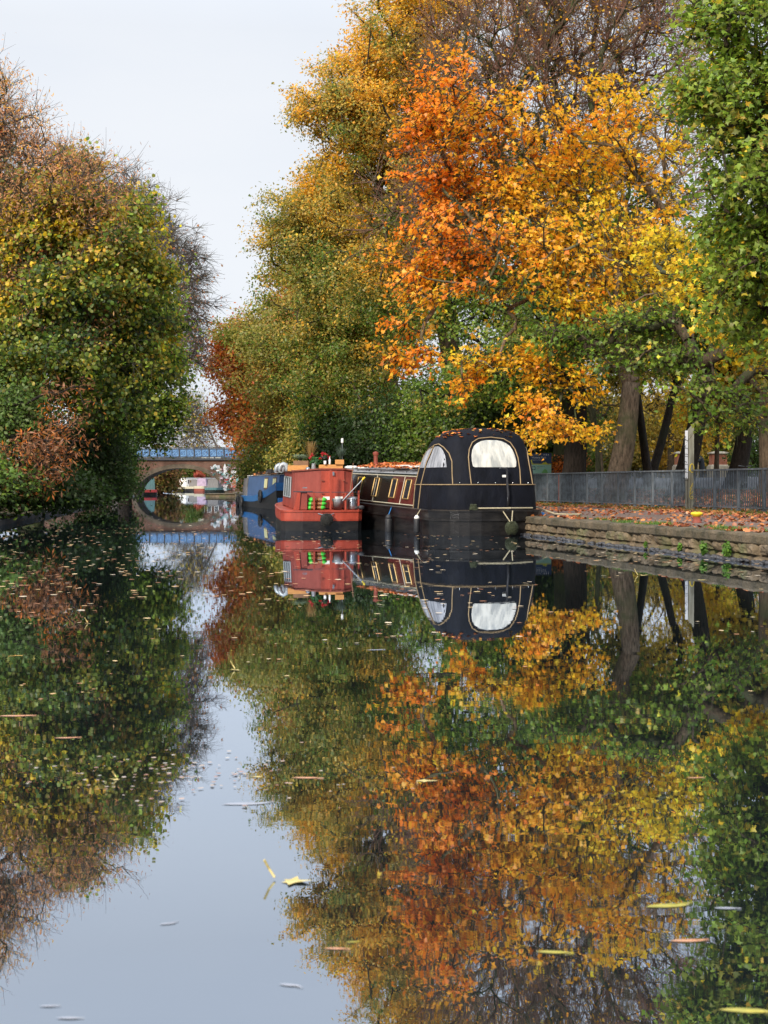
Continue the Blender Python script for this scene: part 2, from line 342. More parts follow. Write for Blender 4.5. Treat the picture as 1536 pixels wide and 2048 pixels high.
bp = N('ShaderNodeBump'); bp.inputs['Distance'].default_value = .02; L(n3.outputs[0], bp.inputs['Height']); L(bp.outputs[0], b.inputs['Normal']); L(b.outputs[0], out.inputs[0])
pmat('coping', (.055,.05,.025), .9, var=.4, scale=3, bump=.03, bscale=22, col2=(.145,.11,.07))
pmat('wet_stone', (.05,.05,.055), .35, var=.5, scale=6, bump=.01, bscale=30)
def quay_wall(y0, y1, fine):
    st = .04 if fine else .25; Y = np.arange(y0, y1, st); Z = np.linspace(-.25, .30, 18 if fine else 6); G = []
    blk = np.floor(Y/.62+.3*np.sin(np.floor(Y/3)))
    bl2 = np.floor(Y/.47+.5)
    rnd = np.random.RandomState(3).rand(4000)
    fy = (Y/.62+.3*np.sin(np.floor(Y/3))) % 1; fy2 = (Y/.47+.5) % 1
    for z in Z:
        row2 = z < .12+.0
        bb, ff = (bl2, fy2) if row2 else (blk, fy)
        edge = np.minimum(ff, 1-ff); d = .16+.06*rnd[(bb.astype(int)*7+(3 if row2 else 0)) % 4000]-.13*np.exp(-(edge/.06)**2)
        zz = abs(z-.10); d = d-.10*np.exp(-(zz/.02)**2)+.04*field(np.stack([Y*5, Y*0+z*9, Y*2.3], 1), 1.)+.015*field(np.stack([Y*17, Y*0+z*30, Y*9], 1), 1.)
        d -= .05*np.exp(-((z-.30)/.03)**2)
        X = xq(Y)+.05-d*.9
        G.append(np.stack([X, Y, np.full_like(Y, z)], 1))
    g = MB(); g.grid(np.array(G).transpose(1, 0, 2)); return g
q = empty('quay_wall', (0, 0, 0), 'mossy stone quay wall with pale coping along the right edge of the water', 'quay wall')
quay_wall(12, 50, True).build('stone_courses', 'quay_stone', q); quay_wall(50, 149, False).build('stone_courses', 'quay_stone', q, smooth=True)
g = MB(); G = []
for y in np.arange(12, 149, .12):
    a = float(xq(y)); w = .018*math.sin(y*5.1)+.014*math.sin(y*13.7); jt = -.03 if (y % 2.4) < .13 else 0; j2 = .01*math.sin(y*7.7)
    G.append([(a+.16, y, .26), (a-.12+w-jt, y, .285), (a-.15+w-jt, y, .31), (a-.15+w-jt*1.5, y, .42+j2), (a-.125+w-jt, y, .455+j2+jt*.4), (a+.25, y, .468+jt*.5), (a+.55+w*3, y, .462)])
g.grid(G); g.build('coping', 'coping', q, smooth=False)
g = MB()
for i in range(900):
    y = 16+50*rs.rand()**1.3; a = float(xq(y)); s = .03+.045*rs.rand(); g.ball((a-.16-.10*rs.rand(), y, .0+.03*rs.rand()), s, 5, sq=(1, 1.3, .6))
g.build('waterline_rubble', 'wet_stone', q)
# left bank edging
g = MB(); G = []
for y in np.arange(10, 149, .5):
    a = float(xl(y)); w = .05*math.sin(y*2.1); G.append([(a+.10+w, y, -.3), (a+.08+w, y, .16), (a-.1, y, .22), (a-.7, y, .24)])
g.grid(G); tag(g.build('left_quay', 'wet_stone'), 'low dark stone edge of the overgrown bank on the left', 'quay wall')
# ---------------------------------------------------------------- iron railings
pmat('rail_paint', (.10,.12,.14), .45, var=.45, scale=5, bump=.003, stretch=(1,1,.3), col2=(.20,.23,.26))
pmat('bar_paint', (.05,.065,.082), .5, var=.4, scale=4, col2=(.12,.15,.185))
pmat('red_primer', (.42,.10,.06), .6, var=.25)
DIR = np.array([-.2, 1, 0])/math.hypot(.2, 1); FA = math.atan2(DIR[1], DIR[0]); BAY = 1.6
fy0 = 33.; fr = empty('iron_railings', (float(xq(fy0))+FD, fy0, .45), 'long dark blue-grey iron railings along the back of the towpath', 'railings', rz=FA)
mb = MB(); mb.box((0, 0, .62), (.06, .06, 1.24)); mb.box((0, 0, .04), (.11, .11, .1)); pm = mb.build('post', 'rail_paint', fr, bevel=.006)
mb = MB(); mb.box((BAY/2, 0, 1.215), (BAY-.064, .075, .05)); rm = mb.build('top_rail', 'rail_paint', fr)
mb = MB(); mb.box((BAY/2, 0, .13), (BAY-.064, .04, .035)); rb_ = mb.build('bottom_rail', 'rail_paint', fr)
mb = MB()
for i in range(13): mb.box((.10+i*.115, 0, .665), (.026, .026, 1.05))
for i in (3, 9): mb.box((.10+i*.115, 0, .06), (.03, .03, .12))
bm_ = mb.build('bar_panel', 'bar_paint', fr)
for i in range(1, 40):
    for s in (pm, rm, rb_, bm_):
        c = s.copy(); C.objects.link(c); c.parent = fr; c.location = (i*BAY, 0, 0)
for i in (7.03, 15.03, 21.02):
    mb = MB(); mb.box((i*BAY+.07, -.0, .62), (.035, .035, 1.1)); tag(mb.build('post', 'red_primer', fr), 'red primed upright')
# ---------------------------------------------------------------- bridge
def brickmat(name, c1, c2, mort, sc, stain=.5):
    m, nt, N, L = newmat(name)
    out = N('ShaderNodeOutputMaterial'); b = N('ShaderNodeBsdfPrincipled'); tc = N('ShaderNodeTexCoord')
    sx = N('ShaderNodeSeparateXYZ'); L(tc.outputs['Object'], sx.inputs[0]); ad = N('ShaderNodeMath'); ad.operation = 'ADD'; L(sx.outputs[0], ad.inputs[0]); L(sx.outputs[1], ad.inputs[1])
    cb = N('ShaderNodeCombineXYZ'); L(ad.outputs[0], cb.inputs[0]); L(sx.outputs[2], cb.inputs[1])
    k = N('ShaderNodeTexBrick'); L(cb.outputs[0], k.inputs[0]); k.inputs['Scale'].default_value = sc; k.inputs['Color1'].default_value = (*c1, 1); k.inputs['Color2'].default_value = (*c2, 1); k.inputs['Mortar'].default_value = (*mort, 1)
    k.inputs['Mortar Size'].default_value = .012; k.inputs['Brick Width'].default_value = .23; k.inputs['Row Height'].default_value = .075; k.inputs['Scale'].default_value = sc
    n = N('ShaderNodeTexNoise'); n.inputs['Scale'].default_value = .8; n.inputs['Detail'].default_value = 9; L(tc.outputs['Object'], n.inputs[0])
    r = N('ShaderNodeValToRGB'); r.color_ramp.elements[0].position = .3; r.color_ramp.elements[1].position = .65; r.color_ramp.elements[0].color = (stain, stain*.95, stain*.85, 1); r.color_ramp.elements[1].color = (1.1,1.1,1.1,1); L(n.outputs[0], r.inputs[0])
    mx = N('ShaderNodeMix'); mx.data_type = 'RGBA'; mx.blend_type = 'MULTIPLY'; mx.inputs[0].default_value = 1; L(k.outputs[0], mx.inputs[6]); L(r.outputs[0], mx.inputs[7]); L(mx.outputs[2], b.inputs['Base Color']); b.inputs['Roughness'].default_value = .9
    bp = N('ShaderNodeBump'); bp.inputs['Distance'].default_value = .01; L(k.outputs['Fac'], bp.inputs['Height']); bp.invert = True; L(bp.outputs[0], b.inputs['Normal']); L(b.outputs[0], out.inputs[0])
brickmat('bridge_brick', (.19,.065,.04), (.11,.05,.035), (.14,.11,.085), 1, .3)
brickmat('pier_brick', (.50,.12,.055), (.38,.10,.05), (.35,.25,.2), 1, .7)
brickmat('arch_brick', (.15,.11,.07), (.09,.065,.045), (.13,.11,.085), 1, .3)
pmat('dark_iron', (.03,.035,.045), .5, var=.3)
pmat('blue_panel', (.05,.15,.38), .5, var=.25, scale=6, col2=(.16,.32,.55))
pmat('stone_pale', (.42,.38,.30), .8, var=.25, scale=5, bump=.01)
BC, BA, BZ, BR = -21.2, 4.62, .15, 2.75   # arch centre, half span, springing, rise
br = empty('arch_bridge', (BC, 150, 0), 'brick arch bridge with blue panelled parapet crossing the canal', 'bridge')
K = 48; arc = [(-BA*math.cos(math.pi*i/K), BZ+BR*math.sin(math.pi*i/K)) for i in range(K+1)]
arc = [(-BA, -.8)]+arc+[(BA, -.8)]
mb = MB()
XL, XR, TOP, TH = -16., 20., 3.72, 4.6
for Yf, fl in ((0, 1), (TH, -1)):
    for i in range(len(arc)-1):
        a, c = arc[i], arc[i+1]
        if a[0] == c[0]: continue
        mb.add([(a[0], Yf, a[1]), (c[0], Yf, c[1]), (c[0], Yf, TOP), (a[0], Yf, TOP)], [(0,1,2,3)[::fl]])
    for x0, x1 in ((XL, -BA), (BA, XR)): mb.add([(x0, Yf, -.8), (x1, Yf, -.8), (x1, Yf, TOP), (x0, Yf, TOP)], [(0,1,2,3)[::fl]])
for i in range(len(arc)-1):
    a, c = arc[i], arc[i+1]; mb.add([(a[0], 0, a[1]), (c[0], 0, c[1]), (c[0], TH, c[1]), (a[0], TH, a[1])], [(0,3,2,1)], 1)
mb.build('brick_wall', ['bridge_brick', 'arch_brick'], br)
mb = MB()
for i in range(1, len(arc)-2):
    a, c = np.array(arc[i]), np.array(arc[i+1]); o = np.array([0, .5]); s = .42
    na = np.array([a[0]/BA**2, (a[1]-BZ)/BR**2+1e-3]); nc = np.array([c[0]/BA**2, (c[1]-BZ)/BR**2+1e-3]); na = na/np.linalg.norm(na)*s; nc = nc/np.linalg.norm(nc)*s
    q4 = [(a[0], -.03, a[1]), (c[0], -.03, c[1]), (c[0]+nc[0], -.03, c[1]+nc[1]), (a[0]+na[0], -.03, a[1]+na[1])]
    mb.poly(q4, (0, .025, 0))
mb.build('arch_ring', 'arch_brick', br)
mb = MB(); mb.box(((XL+XR)/2, TH/2, 3.84), (XR-XL, TH+.5, .23)); mb.build('deck_edge', 'dark_iron', br)
for Yp in (-.1, TH+.1):
    mb = MB(); mb.box(((XL+XR)/2, Yp, 4.5), (XR-XL, .04, .82)); mb.build('parapet_panel', 'blue_panel', br)
    mb = MB()
    for i in range(24): x = XL+.4+i*1.55; mb.box((x, Yp-.06, 4.5), (.13, .07, 1.09)); mb.box((x+.775, Yp-.045, 4.47), (.06, .04, .9))
    mb.box(((XL+XR)/2, Yp-.05, 5.07), (XR-XL, .12, .06)); mb.box(((XL+XR)/2, Yp-.035, 4.12), (XR-XL, .03, .05)); mb.box(((XL+XR)/2, Yp-.035, 4.86), (XR-XL, .03, .05))
    for i in range(46):   # lattice flourishes on the panels
        x = XL+.4+i*.775+.39
        mb.tube([(x+.2*math.cos(t), Yp-.03, 4.48+.22*math.sin(t)) for t in np.linspace(0, 6.28, 13)], .012, 4)
        mb.tube([(x-.3, Yp-.03, 4.2), (x+.3, Yp-.03, 4.78)], .012, 4)
    mb.build('parapet_railing', 'dark_iron', br)
pmat('paint_white', (.55,.57,.6), .6, var=.12); pmat('paint_grey', (.35,.38,.42), .6, var=.3); pmat('paint_teal', (.08,.32,.34), .6, var=.2); pmat('paint_red', (.42,.05,.05), .6, var=.2)
pmat('paint_black', (.012,.012,.014), .5, var=.2); pmat('paint_brown', (.28,.12,.07), .7, var=.2); pmat('paint_yellow', (.7,.52,.02), .5, var=.2); pmat('paint_pink', (.5,.3,.42), .6, var=.2)
rg = np.random.RandomState(11)
def blot(mb, px, py, w, h, mi, lay):
    p = P(px, py, 150); n = 14; ph = rg.rand()*6
    mb.poly([(p[0]-BC+w/19.2/2*math.cos(a)*(1+.22*math.sin(3*a+ph)), -.012-.004*lay, p[2]+h/19.2/2*math.sin(a)*(1+.2*math.sin(4*a+ph))) for a in np.linspace(0, 6.28, n, endpoint=False)], (0, .004, 0), mi)
mb = MB(); lay = 0
for (x, y, w, h, mi) in [(450,940,7,22,0),(468,945,12,9,0),(441,939,6,4,4),(436,934,9,8,1),(430,932,8,6,0),(446,948,7,5,2),(452,953,10,8,1),(452,962,10,8,3),(451,972,9,7,0),(451,978,8,8,1),(470,955,18,12,0),(468,964,16,22,5),(461,960,3,14,0),(473,953,6,3,3),(462,952,4,6,2),(466,973,8,4,3),(474,962,3,20,2),(444,956,6,5,6),(425,936,8,5,1),(440,945,8,5,1),(436,941,7,4,0)]:
    blot(mb, x, y, w, h, mi, lay); lay += 1
for i in range(95):
    u = rg.rand(); x = 424+54*u; y = 931+50*rg.rand()
    if ((x-365)/81)**2+((985-y)/52)**2 < 1.06: continue
    p = P(x, y, 150); k = rg.randint(3, 7); q0 = [(p[0]-BC+(rg.rand()-.5)*.55, -.115, p[2]+(rg.rand()-.5)*.42) for _ in range(k)]
    mb.tube(q0, .016, 4, [0, 7, 0, 7, 1, 2, 6][i % 7])
mb.build('graffiti', ['paint_white', 'paint_grey', 'paint_teal', 'paint_red', 'stone_pale', 'paint_brown', 'paint_pink', 'paint_black'], br)
mb = MB(); p = P(442, 991, 140); mb.box((-15.5, 144, .0), (3.6, 9, .5)); mb.box((-15.6, 144, .28), (3.8, 9.2, .06), mi=1)
tag(mb.build('stone_ledge', ['quay_stone', 'coping'], bevel=.02), 'low mossy stone ledge jutting into the water before the bridge', 'ledge')
# ================================================================ boats
pmat('black_paint', (.018,.018,.022), .32, var=.5, scale=3, spec=.5, bump=.002, bscale=18, stretch=(1,.5,2))
pmat('black_hull', (.006,.006,.008), .34, var=.6, scale=2.5, bump=.004, bscale=14, stretch=(1,.4,2), col2=(.022,.02,.019), spec=.3)
pmat('tent_cloth', (.0045,.0055,.010), .7, var=.5, scale=3, bump=.05, bscale=3.4, spec=.14, stretch=(1,1,.5))
pmat('tan_piping', (.30,.21,.11), .7, var=.2)
pmat('maroon', (.085,.018,.015), .25, var=.3, spec=.5, coat=.3)
pmat('dark_green', (.010,.014,.012), .22, var=.3, spec=.5, coat=.3)
pmat('cream', (.46,.42,.31), .5, var=.15)
pmat('brass', (.34,.22,.08), .4, metal=.5, var=.3)
pmat('roof_grey', (.25,.26,.27), .7, var=.35, scale=4)
pmat('steel', (.26,.28,.3), .3, metal=.85, var=.25)
pmat('glass_dark', (.02,.028,.035), .06, var=.3, spec=.8)
pmat('red_paint', (.34,.042,.02), .42, var=.5, scale=3, bump=.002, bscale=25, stretch=(1,1,.35), col2=(.40,.058,.03))
pmat('red_dull', (.23,.038,.026), .5, var=.25, scale=3, bump=.003, bscale=25, stretch=(1,1,.35), col2=(.29,.055,.038))
pmat('rust_red', (.22,.05,.03), .6, var=.4, scale=8)
pmat('rope_black', (.02,.02,.018), .9, var=.5, scale=20, bump=.02, bscale=60)
pmat('rope_green', (.035,.042,.02), .95, var=.5, scale=20, bump=.02, bscale=60)
pmat('rope_pale', (.38,.33,.22), .9, var=.3, scale=20)
pmat('blue_rope', (.02,.16,.42), .7, var=.3); pmat('lilac', (.34,.26,.36), .6, var=.3, scale=2); pmat('rubber', (.018,.018,.02), .55, var=.4, scale=6)
pmat('white_plastic', (.75,.75,.72), .4, var=.08); pmat('wood_orange', (.52,.25,.075), .7, var=.3, scale=6, stretch=(1,1,6)); pmat('wood_brown', (.22,.12,.065), .8, var=.35, scale=6, stretch=(1,1,6))
pmat('blue_hull', (.02,.15,.42), .35, var=.25, spec=.5); pmat('blue_cabin', (.045,.10,.23), .5, var=.2, scale=2); pmat('frame_brown', (.11,.06,.045), .6, var=.3); pmat('curtain', (.68,.66,.36), .8, var=.12, stretch=(12,12,.2))
pmat('tarp_grey', (.18,.17,.17), .8, var=.4, stretch=(6,6,.5), scale=3); pmat('tarp_teal', (.07,.16,.17), .8, var=.5, stretch=(6,6,.5), scale=3)
pmat('bag_green', (.06,.48,.05), .3, var=.4, scale=9); pmat('bag_dark', (.05,.035,.03), .4, var=.5, scale=9, col2=(.45,.18,.06)); pmat('galv', (.33,.36,.38), .4, metal=.4, var=.25, scale=8, stretch=(1,1,.2))
pmat('terracotta', (.42,.17,.08), .8, var=.2)
for wn, w1, w2 in (('tent_window', (.33,.34,.33,1), (.60,.59,.54,1)), ('tent_window_grey', (.20,.21,.24,1), (.37,.38,.42,1))):
  m, nt, N, L = newmat(wn)   # milky vinyl with soft vertical folds behind it
  out = N('ShaderNodeOutputMaterial'); b = N('ShaderNodeBsdfPrincipled'); tc = N('ShaderNodeTexCoord'); mp = N('ShaderNodeMapping'); mp.inputs['Scale'].default_value = (5, 5, .5); L(tc.outputs['Object'], mp.inputs[0])
  n = N('ShaderNodeTexNoise'); n.inputs['Scale'].default_value = 1.6; n.inputs['Detail'].default_value = 4; L(mp.outputs[0], n.inputs[0])
  r = N('ShaderNodeValToRGB'); r.color_ramp.elements[0].position = .35; r.color_ramp.elements[1].position = .6; r.color_ramp.elements[0].color = w1; r.color_ramp.elements[1].color = w2; L(n.outputs[0], r.inputs[0]); L(r.outputs[0], b.inputs['Base Color'])
  b.inputs['Roughness'].default_value = .22; b.inputs['Specular IOR Level'].default_value = .6
  bp = N('ShaderNodeBump'); bp.inputs['Distance'].default_value = .03; L(n.outputs[0], bp.inputs['Height']); L(bp.outputs[0], b.inputs['Normal']); L(b.outputs[0], out.inputs[0])

def hull_ring(L_, hw, sd, bow, z, k, tilt=0):
    """plan ring: stern at -y (half ellipse sd deep), straight sides, pointed bow; k scales"""
    pts = []
    for i in range(17):
        a = math.pi+math.pi*i/16; c, s = math.cos(a), math.sin(a)
        pts.append((hw*k*math.copysign(abs(c)**.72, c), sd*k*math.copysign(abs(s)**.72, s), z))
    for i in range(1, 7): pts.append((hw*k, (L_-bow)*i/6, z))
    for i in range(1, 7):
        t = i/6; pts.append((hw*k*(1-t**2.2)+.04, L_-bow+bow*t+tilt*t, z))
    n = len(pts)
    return pts+[(-p[0], p[1], p[2]) for p in pts[::-1] if p[1] > 0.001]
def make_hull(mb, L_, hw, sd, bow, prof, sheer, mi=None):
    G = []
    for (z, k, *q) in prof:
        ring = hull_ring(L_, hw, sd, bow, z, k, tilt=max(0, z)*.5); G.append([(x, y, zz+sheer(y)*(1 if zz > .1 else 0)) for x, y, zz in ring])
    mb.grid(G, closed=True, mi=mi); mb.add(G[-1], [tuple(range(len(G[-1])))], mi)
# ---- the black boat with the tent
shr = lambda y: .02*max(0, y)+(.045*max(0, y-7.5)**1.5)
B1 = empty('canal_boat', (2.35, 36.15, 0), 'long black and maroon boat with a black domed tent over its rounded stern', 'boat', rz=math.atan2(.313, .95))
M1 = Matrix.Translation((2.35, 36.15, 0)) @ Matrix.Rotation(math.atan2(.313, .95), 4, 'Z')
mb = MB(); make_hull(mb, 9.6, 1.5, 1.42, 2.6, [(-.35,.95),(0,.975),(.35,.985),(.352,1.01),(.40,1.01),(.402,.99),(.575,1.0),(.58,1.015),(.615,1.015),(.615,.95)], shr)
mb.build('hull', 'black_hull', B1, auto=35)
def cab(mb, y0, y1, zb, zt, wb, wt, sh, n=10, roof=.14, mi=(0, 0)):
    G = []
    for i in range(n+1):
        y = y0+(y1-y0)*i/n; s = sh(y); G.append([(-wb, y, zb+s), (-wt, y, zt+s)]+[(wt*c, y, zt+s+roof*(1-c*c)) for c in (-.7,-.35,0,.35,.7)]+[(wt, y, zt+s), (wb, y, zb+s)])
    mb.grid(G, mi=mi[0]); mb.add(G[0], [tuple(range(9))[::-1]], mi[0]); mb.add(G[-1], [tuple(range(9))], mi[0])
mb = MB(); cab(mb, 1.2, 7.3, .60, 1.46, 1.28, 1.08, shr); mb.build('cabin', 'dark_green', B1)
def side(y, f, off, sgn=-1, zb=.60, zt=1.46, wb=1.28, wt=1.08, sh=shr):
    """point on the leaning cabin side: f 0..1 up its height, off = distance proud"""
    return (sgn*(wb+(wt-wb)*f+off), y, zb+(zt-zb)*f+sh(y))
def patch(mb, y0, y1, f0, f1, off, sgn=-1, mi=None, **k):
    q = [side(y0, f0, off, sgn, **k), side(y1, f0, off, sgn, **k), side(y1, f1, off, sgn, **k), side(y0, f1, off, sgn, **k)]
    if sgn > 0: q = q[::-1]
    mb.poly(q, (-sgn*.02, 0, 0), mi)
for sgn in (-1, 1):
    mb = MB(); patch(mb, 1.25, 3.35, .1, .93, .008, sgn); mb.build('side_panel', 'maroon', B1)
    mb = MB()
    for f in (.085, .945): mb.tube([side(y, f, .012, sgn) for y in np.linspace(1.22, 7.25, 8)], .016, 6)
    for y in (1.25, 2.35, 4.7, 7.2): mb.tube([side(y, .085, .012, sgn), side(y, .945, .012, sgn)], .012, 6)
    tag(mb.build('coach_line', 'cream', B1), None)
    for y in (1.75, 2.95, 4.45, 6.0):
        if y == 2.95: y = 2.9
        mb = MB(); patch(mb, y, y+.42, .26, .84, .018, sgn); wf = mb.build('window', 'glass_dark', B1)
        mb = MB()
        for a, c in (((y, .26), (y+.42, .26)), ((y+.42, .26), (y+.42, .84)), ((y+.42, .84), (y, .84)), ((y, .84), (y, .26))): mb.tube([side(a[0], a[1], .022, sgn), side(c[0], c[1], .022, sgn)], .018, 6)
        mb.build('window_frame', 'brass', wf)
    mb = MB(); mb.tube([(sgn*.98, y, 1.46+shr(y)+.09) for y in np.linspace(1.3, 7.2, 8)], .02, 6)
    for y in np.linspace(1.5, 7, 6): mb.tube([(sgn*.98, y, 1.46+shr(y)), (sgn*.98, y, 1.46+shr(y)+.09)], .014, 6)
    mb.build('grab_rail', 'black_paint', B1)
mb = MB(); G = [[(-1.10, y, 1.455+shr(y)+.02), (-.6, y, 1.56+shr(y)+.02), (0, y, 1.60+shr(y)+.02), (.6, y, 1.56+shr(y)+.02), (1.10, y, 1.455+shr(y)+.02)] for y in np.linspace(1.18, 7.35, 8)]
mb.grid(G); mb.build('roof', 'roof_grey', B1)
mb = MB()
for y in (2.2, 3.6, 5.0):
    for x in (-.45, .45):
        mb.box((x, y, 1.66+shr(y)), (.72, 1.2, .03)); 
solar = mb
for k_, (x, y) in enumerate([(-.45, 2.3), (.45, 2.3), (-.45, 3.9), (.45, 3.9)]):
    mb = MB(); mb.box((x, y, 1.675+shr(y)), (.66, 1.24, .012)); pn = mb.build('solar_panel', 'glass_dark', B1)
    mb = MB()
    for (cx, cy, dx, dy) in ((x-.36, y, .04, 1.36), (x+.36, y, .04, 1.36), (x, y-.66, .68, .04), (x, y+.66, .68, .04)): mb.box((cx, cy, 1.67+shr(y)), (dx, dy, .04))
    mb.build('panel_frame', 'white_plastic', pn)
mb = MB(); mb.lathe((-.62, 6.4, 1.62+shr(6.4)), [(.085, 0), (.075, .05), (.06, .06), (.06, .34), (.08, .35), (.085, .42), (.03, .45)], 16); mb.build('chimney', 'rust_red', B1, smooth=False)
# tent: ring of super-ellipse sections
TZ = [(.60,1.36,-1.20,1.72),(.9,1.355,-1.20,1.68),(1.22,1.33,-1.17,1.6),(1.5,1.29,-1.11,1.50),(1.8,1.23,-1.03,1.36),(2.05,1.155,-.94,1.2),(2.28,1.09,-.86,.92),(2.44,.99,-.77,.66),(2.55,.84,-.64,.42),(2.62,.60,-.44,.14),(2.645,.30,-.26,-.04)]
def tent(a, z, off=0.):
    """point on the tent skin; a = angle, -90 deg faces aft, 180 faces port"""
    zs = [t[0] for t in TZ]; hw, ya, yf = (float(np.interp(z, zs, [t[i] for t in TZ])) for i in (1, 2, 3))
    c, s = math.cos(a), math.sin(a); e = .52
    cx = math.copysign(abs(c)**e, c); sy = math.copysign(abs(s)**e, s); ym = (ya+yf)/2; hy = (yf-ya)/2
    sag = 1-.018*math.sin(9*a)*math.sin((z-.6)*4)-.004*math.sin(23*a+z*9)
    return np.array([(hw*sag+off)*cx, ym+(hy+off)*sy, z])
mb = MB(); NA = 72; zz = list(np.linspace(.60, 2.0, 15))+list(np.linspace(2.08, 2.645, 12))
mb.grid([[tent(2*math.pi*j/NA, z) for j in range(NA)] for z in zz], closed=True); mb.add([tent(2*math.pi*j/NA, 2.645) for j in range(NA)], [tuple(range(NA))])
T1 = mb.build('tent', 'tent_cloth', B1, smooth=True)
def a_of_x(x, z):
    zs = [t[0] for t in TZ]; hw = float(np.interp(z, zs, [t[1] for t in TZ])); c = math.copysign(min(abs(x)/hw, 1)**(1/.52), x); return -math.acos(c)   # aft half
def a_of_y(y, z, sgn=-1):
    zs = [t[0] for t in TZ]; ya, yf = (float(np.interp(z, zs, [t[i] for t in TZ])) for i in (2, 3)); s = (y-(ya+yf)/2)/((yf-ya)/2); s = math.copysign(min(abs(s), 1)**(1/.52), s)
    a = math.asin(s); return math.pi-a if sgn < 0 else a
def back(x, z, off): return tent(a_of_x(x, z), z, off)
def win(fn, cx, cz, prof, off, name, mat, parent):
    """prof: list of (z, x0, x1)"""
    mb = MB(); mb.grid([[fn(x0+(x1-x0)*t, z, off) for t in np.linspace(0, 1, 9)] for z, x0, x1 in prof]); return mb.build(name, mat, parent, smooth=True)
WX = .02
pr = [(1.66,-.52,.52),(1.68,-.56,.56),(1.8,-.575,.575),(1.95,-.565,.565),(2.08,-.53,.53),(2.18,-.47,.47),(2.25,-.38,.38),(2.30,-.27,.27),(2.325,-.14,.14)]
win(back, 0, 0, [(z, a+WX, c+WX) for z, a, c in pr], .012, 'rear_window', 'tent_window', T1)
mb = MB()
pip = [(-.65, 1.25), (-.65, 1.6), (-.64, 1.9), (-.60, 2.1), (-.50, 2.27), (-.33, 2.365), (0, 2.40), (.33, 2.365), (.50, 2.27), (.60, 2.1), (.64, 1.9), (.65, 1.6), (.65, 1.25)]
mb.tube([back(x+WX, z, .012) for x, z in pip], .013, 6)
mb.tube([tent(a, 1.235, .012) for a in np.linspace(-math.pi*1.30, math.pi*.30, 90)], .013, 6)
mb.tube([tent(a, .605, .012) for a in np.linspace(-math.pi*1.30, math.pi*.30, 90)], .013, 6)
def sidept(y, z, off, sgn=-1): return tent(a_of_y(y, z, sgn), z, off)
for sgn in (-1, 1):
    mb.tube([sidept(y, z, .012, sgn) for y, z in [(-1.0, 1.25), (-.93, 1.5), (-.84, 1.8), (-.72, 2.0), (-.5, 2.15), (-.2, 2.24), (.1, 2.22), (.45, 2.12), (.8, 1.98), (1.1, 1.8), (1.32, 1.5), (1.45, 1.25), (1.52, .62)]], .013, 6)
    mb.tube([sidept(y, z, .012, sgn) for y, z in [(.1, 2.22), (.32, 1.8), (.5, 1.25), (.62, .62)]], .015, 6)
    mb.tube([sidept(y, z, .012, sgn) for y, z in [(.75, 2.0), (.92, 1.6), (1.02, 1.25), (1.1, .62)]], .015, 6)
    win(lambda x, z, off: sidept(x, z, off, sgn), 0, 0, [(1.66, -.78, .28), (1.8, -.73, .25), (1.95, -.64, .18), (2.06, -.52, .14), (2.14, -.36, .10), (2.18, -.2, .04)], .008, 'side_window', 'tent_window_grey', T1)
    win(lambda x, z, off: sidept(x, z, off, sgn), 0, 0, [(1.66, .40, .84), (1.8, .36, .78), (1.95, .30, .70), (2.07, .24, .56), (2.15, .2, .34)], .008, 'side_window', 'tent_window_grey', T1)
    win(lambda x, z, off: sidept(x, z, off, sgn), 0, 0, [(1.66, .93, 1.18), (1.8, .88, 1.06), (1.93, .83, .93)], .008, 'side_window', 'tent_window_grey', T1)
mb.build('piping', 'tan_piping', T1)
mb = MB()
for x in (-.9, -.45, 0, .45, .9): p = back(x, 1.28, .01); mb.ball(p, .014, 6)
mb.build('studs', 'steel', T1)
mb = MB(); mb.tube([(.28, -1.27, .62), (.28, -1.29, 1.0), (.26, -1.27, 1.3), (.26, -1.26, 1.58), (.23, -1.27, 1.62), (.1, -1.28, 1.64), (.06, -1.28, 1.63)], [.035, .032, .028, .026, .026, .024, .02], 10); mb.lathe((.28, -1.27, .60), [(.07, 0), (.07, .03), (.045, .05)], 12)
mb.build('tiller', 'black_paint', B1, smooth=True)
mb = MB(); mb.box((.17, -1.30, 1.44), (.09, .05, .06)); mb.build('lamp', 'white_plastic', B1, bevel=.01)
# leaves lying on tent and roof
n = 260; a = rs.rand(n)*6.28; z = 2.4+.24*rs.rand(n)**.7; pl = np.array([tent(a[i], z[i], .012) for i in range(n)]); pl[:, :2] += rs.randn(n, 2)*.02
lc = gradient([RE0 for RE0 in [(.35,.07,.02), (.7,.22,.03), (.75,.42,.06)]], rs.rand(n))
o = link('fallen_leaves', leaves_mesh('tent_leaves', pl[:170], np.tile([0, 0, 1.], (170, 1))+rs.randn(170, 3)*.2, .07+.05*rs.rand(170), lc[:170], 'blob', 'litter'), None); o.matrix_world = M1; tag(o, 'scattered orange leaves lying on top of the black tent', 'leaves', kind='stuff')
n = 900; yy = 1.4+5.8*rs.rand(n); xx = (rs.rand(n)*2-1)*1.0; pl = np.stack([xx, yy, 1.60+.02*yy+.1*(1-xx**2)+.03*rs.rand(n)+.02], 1)
lc = gradient([(.30,.06,.02), (.62,.17,.03), (.6,.25,.08)], rs.rand(n))
o = link('fallen_leaves', leaves_mesh('roof_leaves', pl, np.tile([0, 0, 1.], (n, 1))+rs.randn(n, 3)*.35, .08+.07*rs.rand(n), lc, 'blob', 'litter'), None); o.matrix_world = M1; tag(o, 'rusty leaves covering the roof of the long boat', 'leaves', kind='stuff')
def rope(name, pts, r, mat, label, cat='rope', k=7, group=None): mb = MB(); mb.tube(pts, r, k); return tag(mb.build(name, mat), label, cat, group)
def loc1(x, y, z): return tuple(M1 @ Vector((x, y, z)))
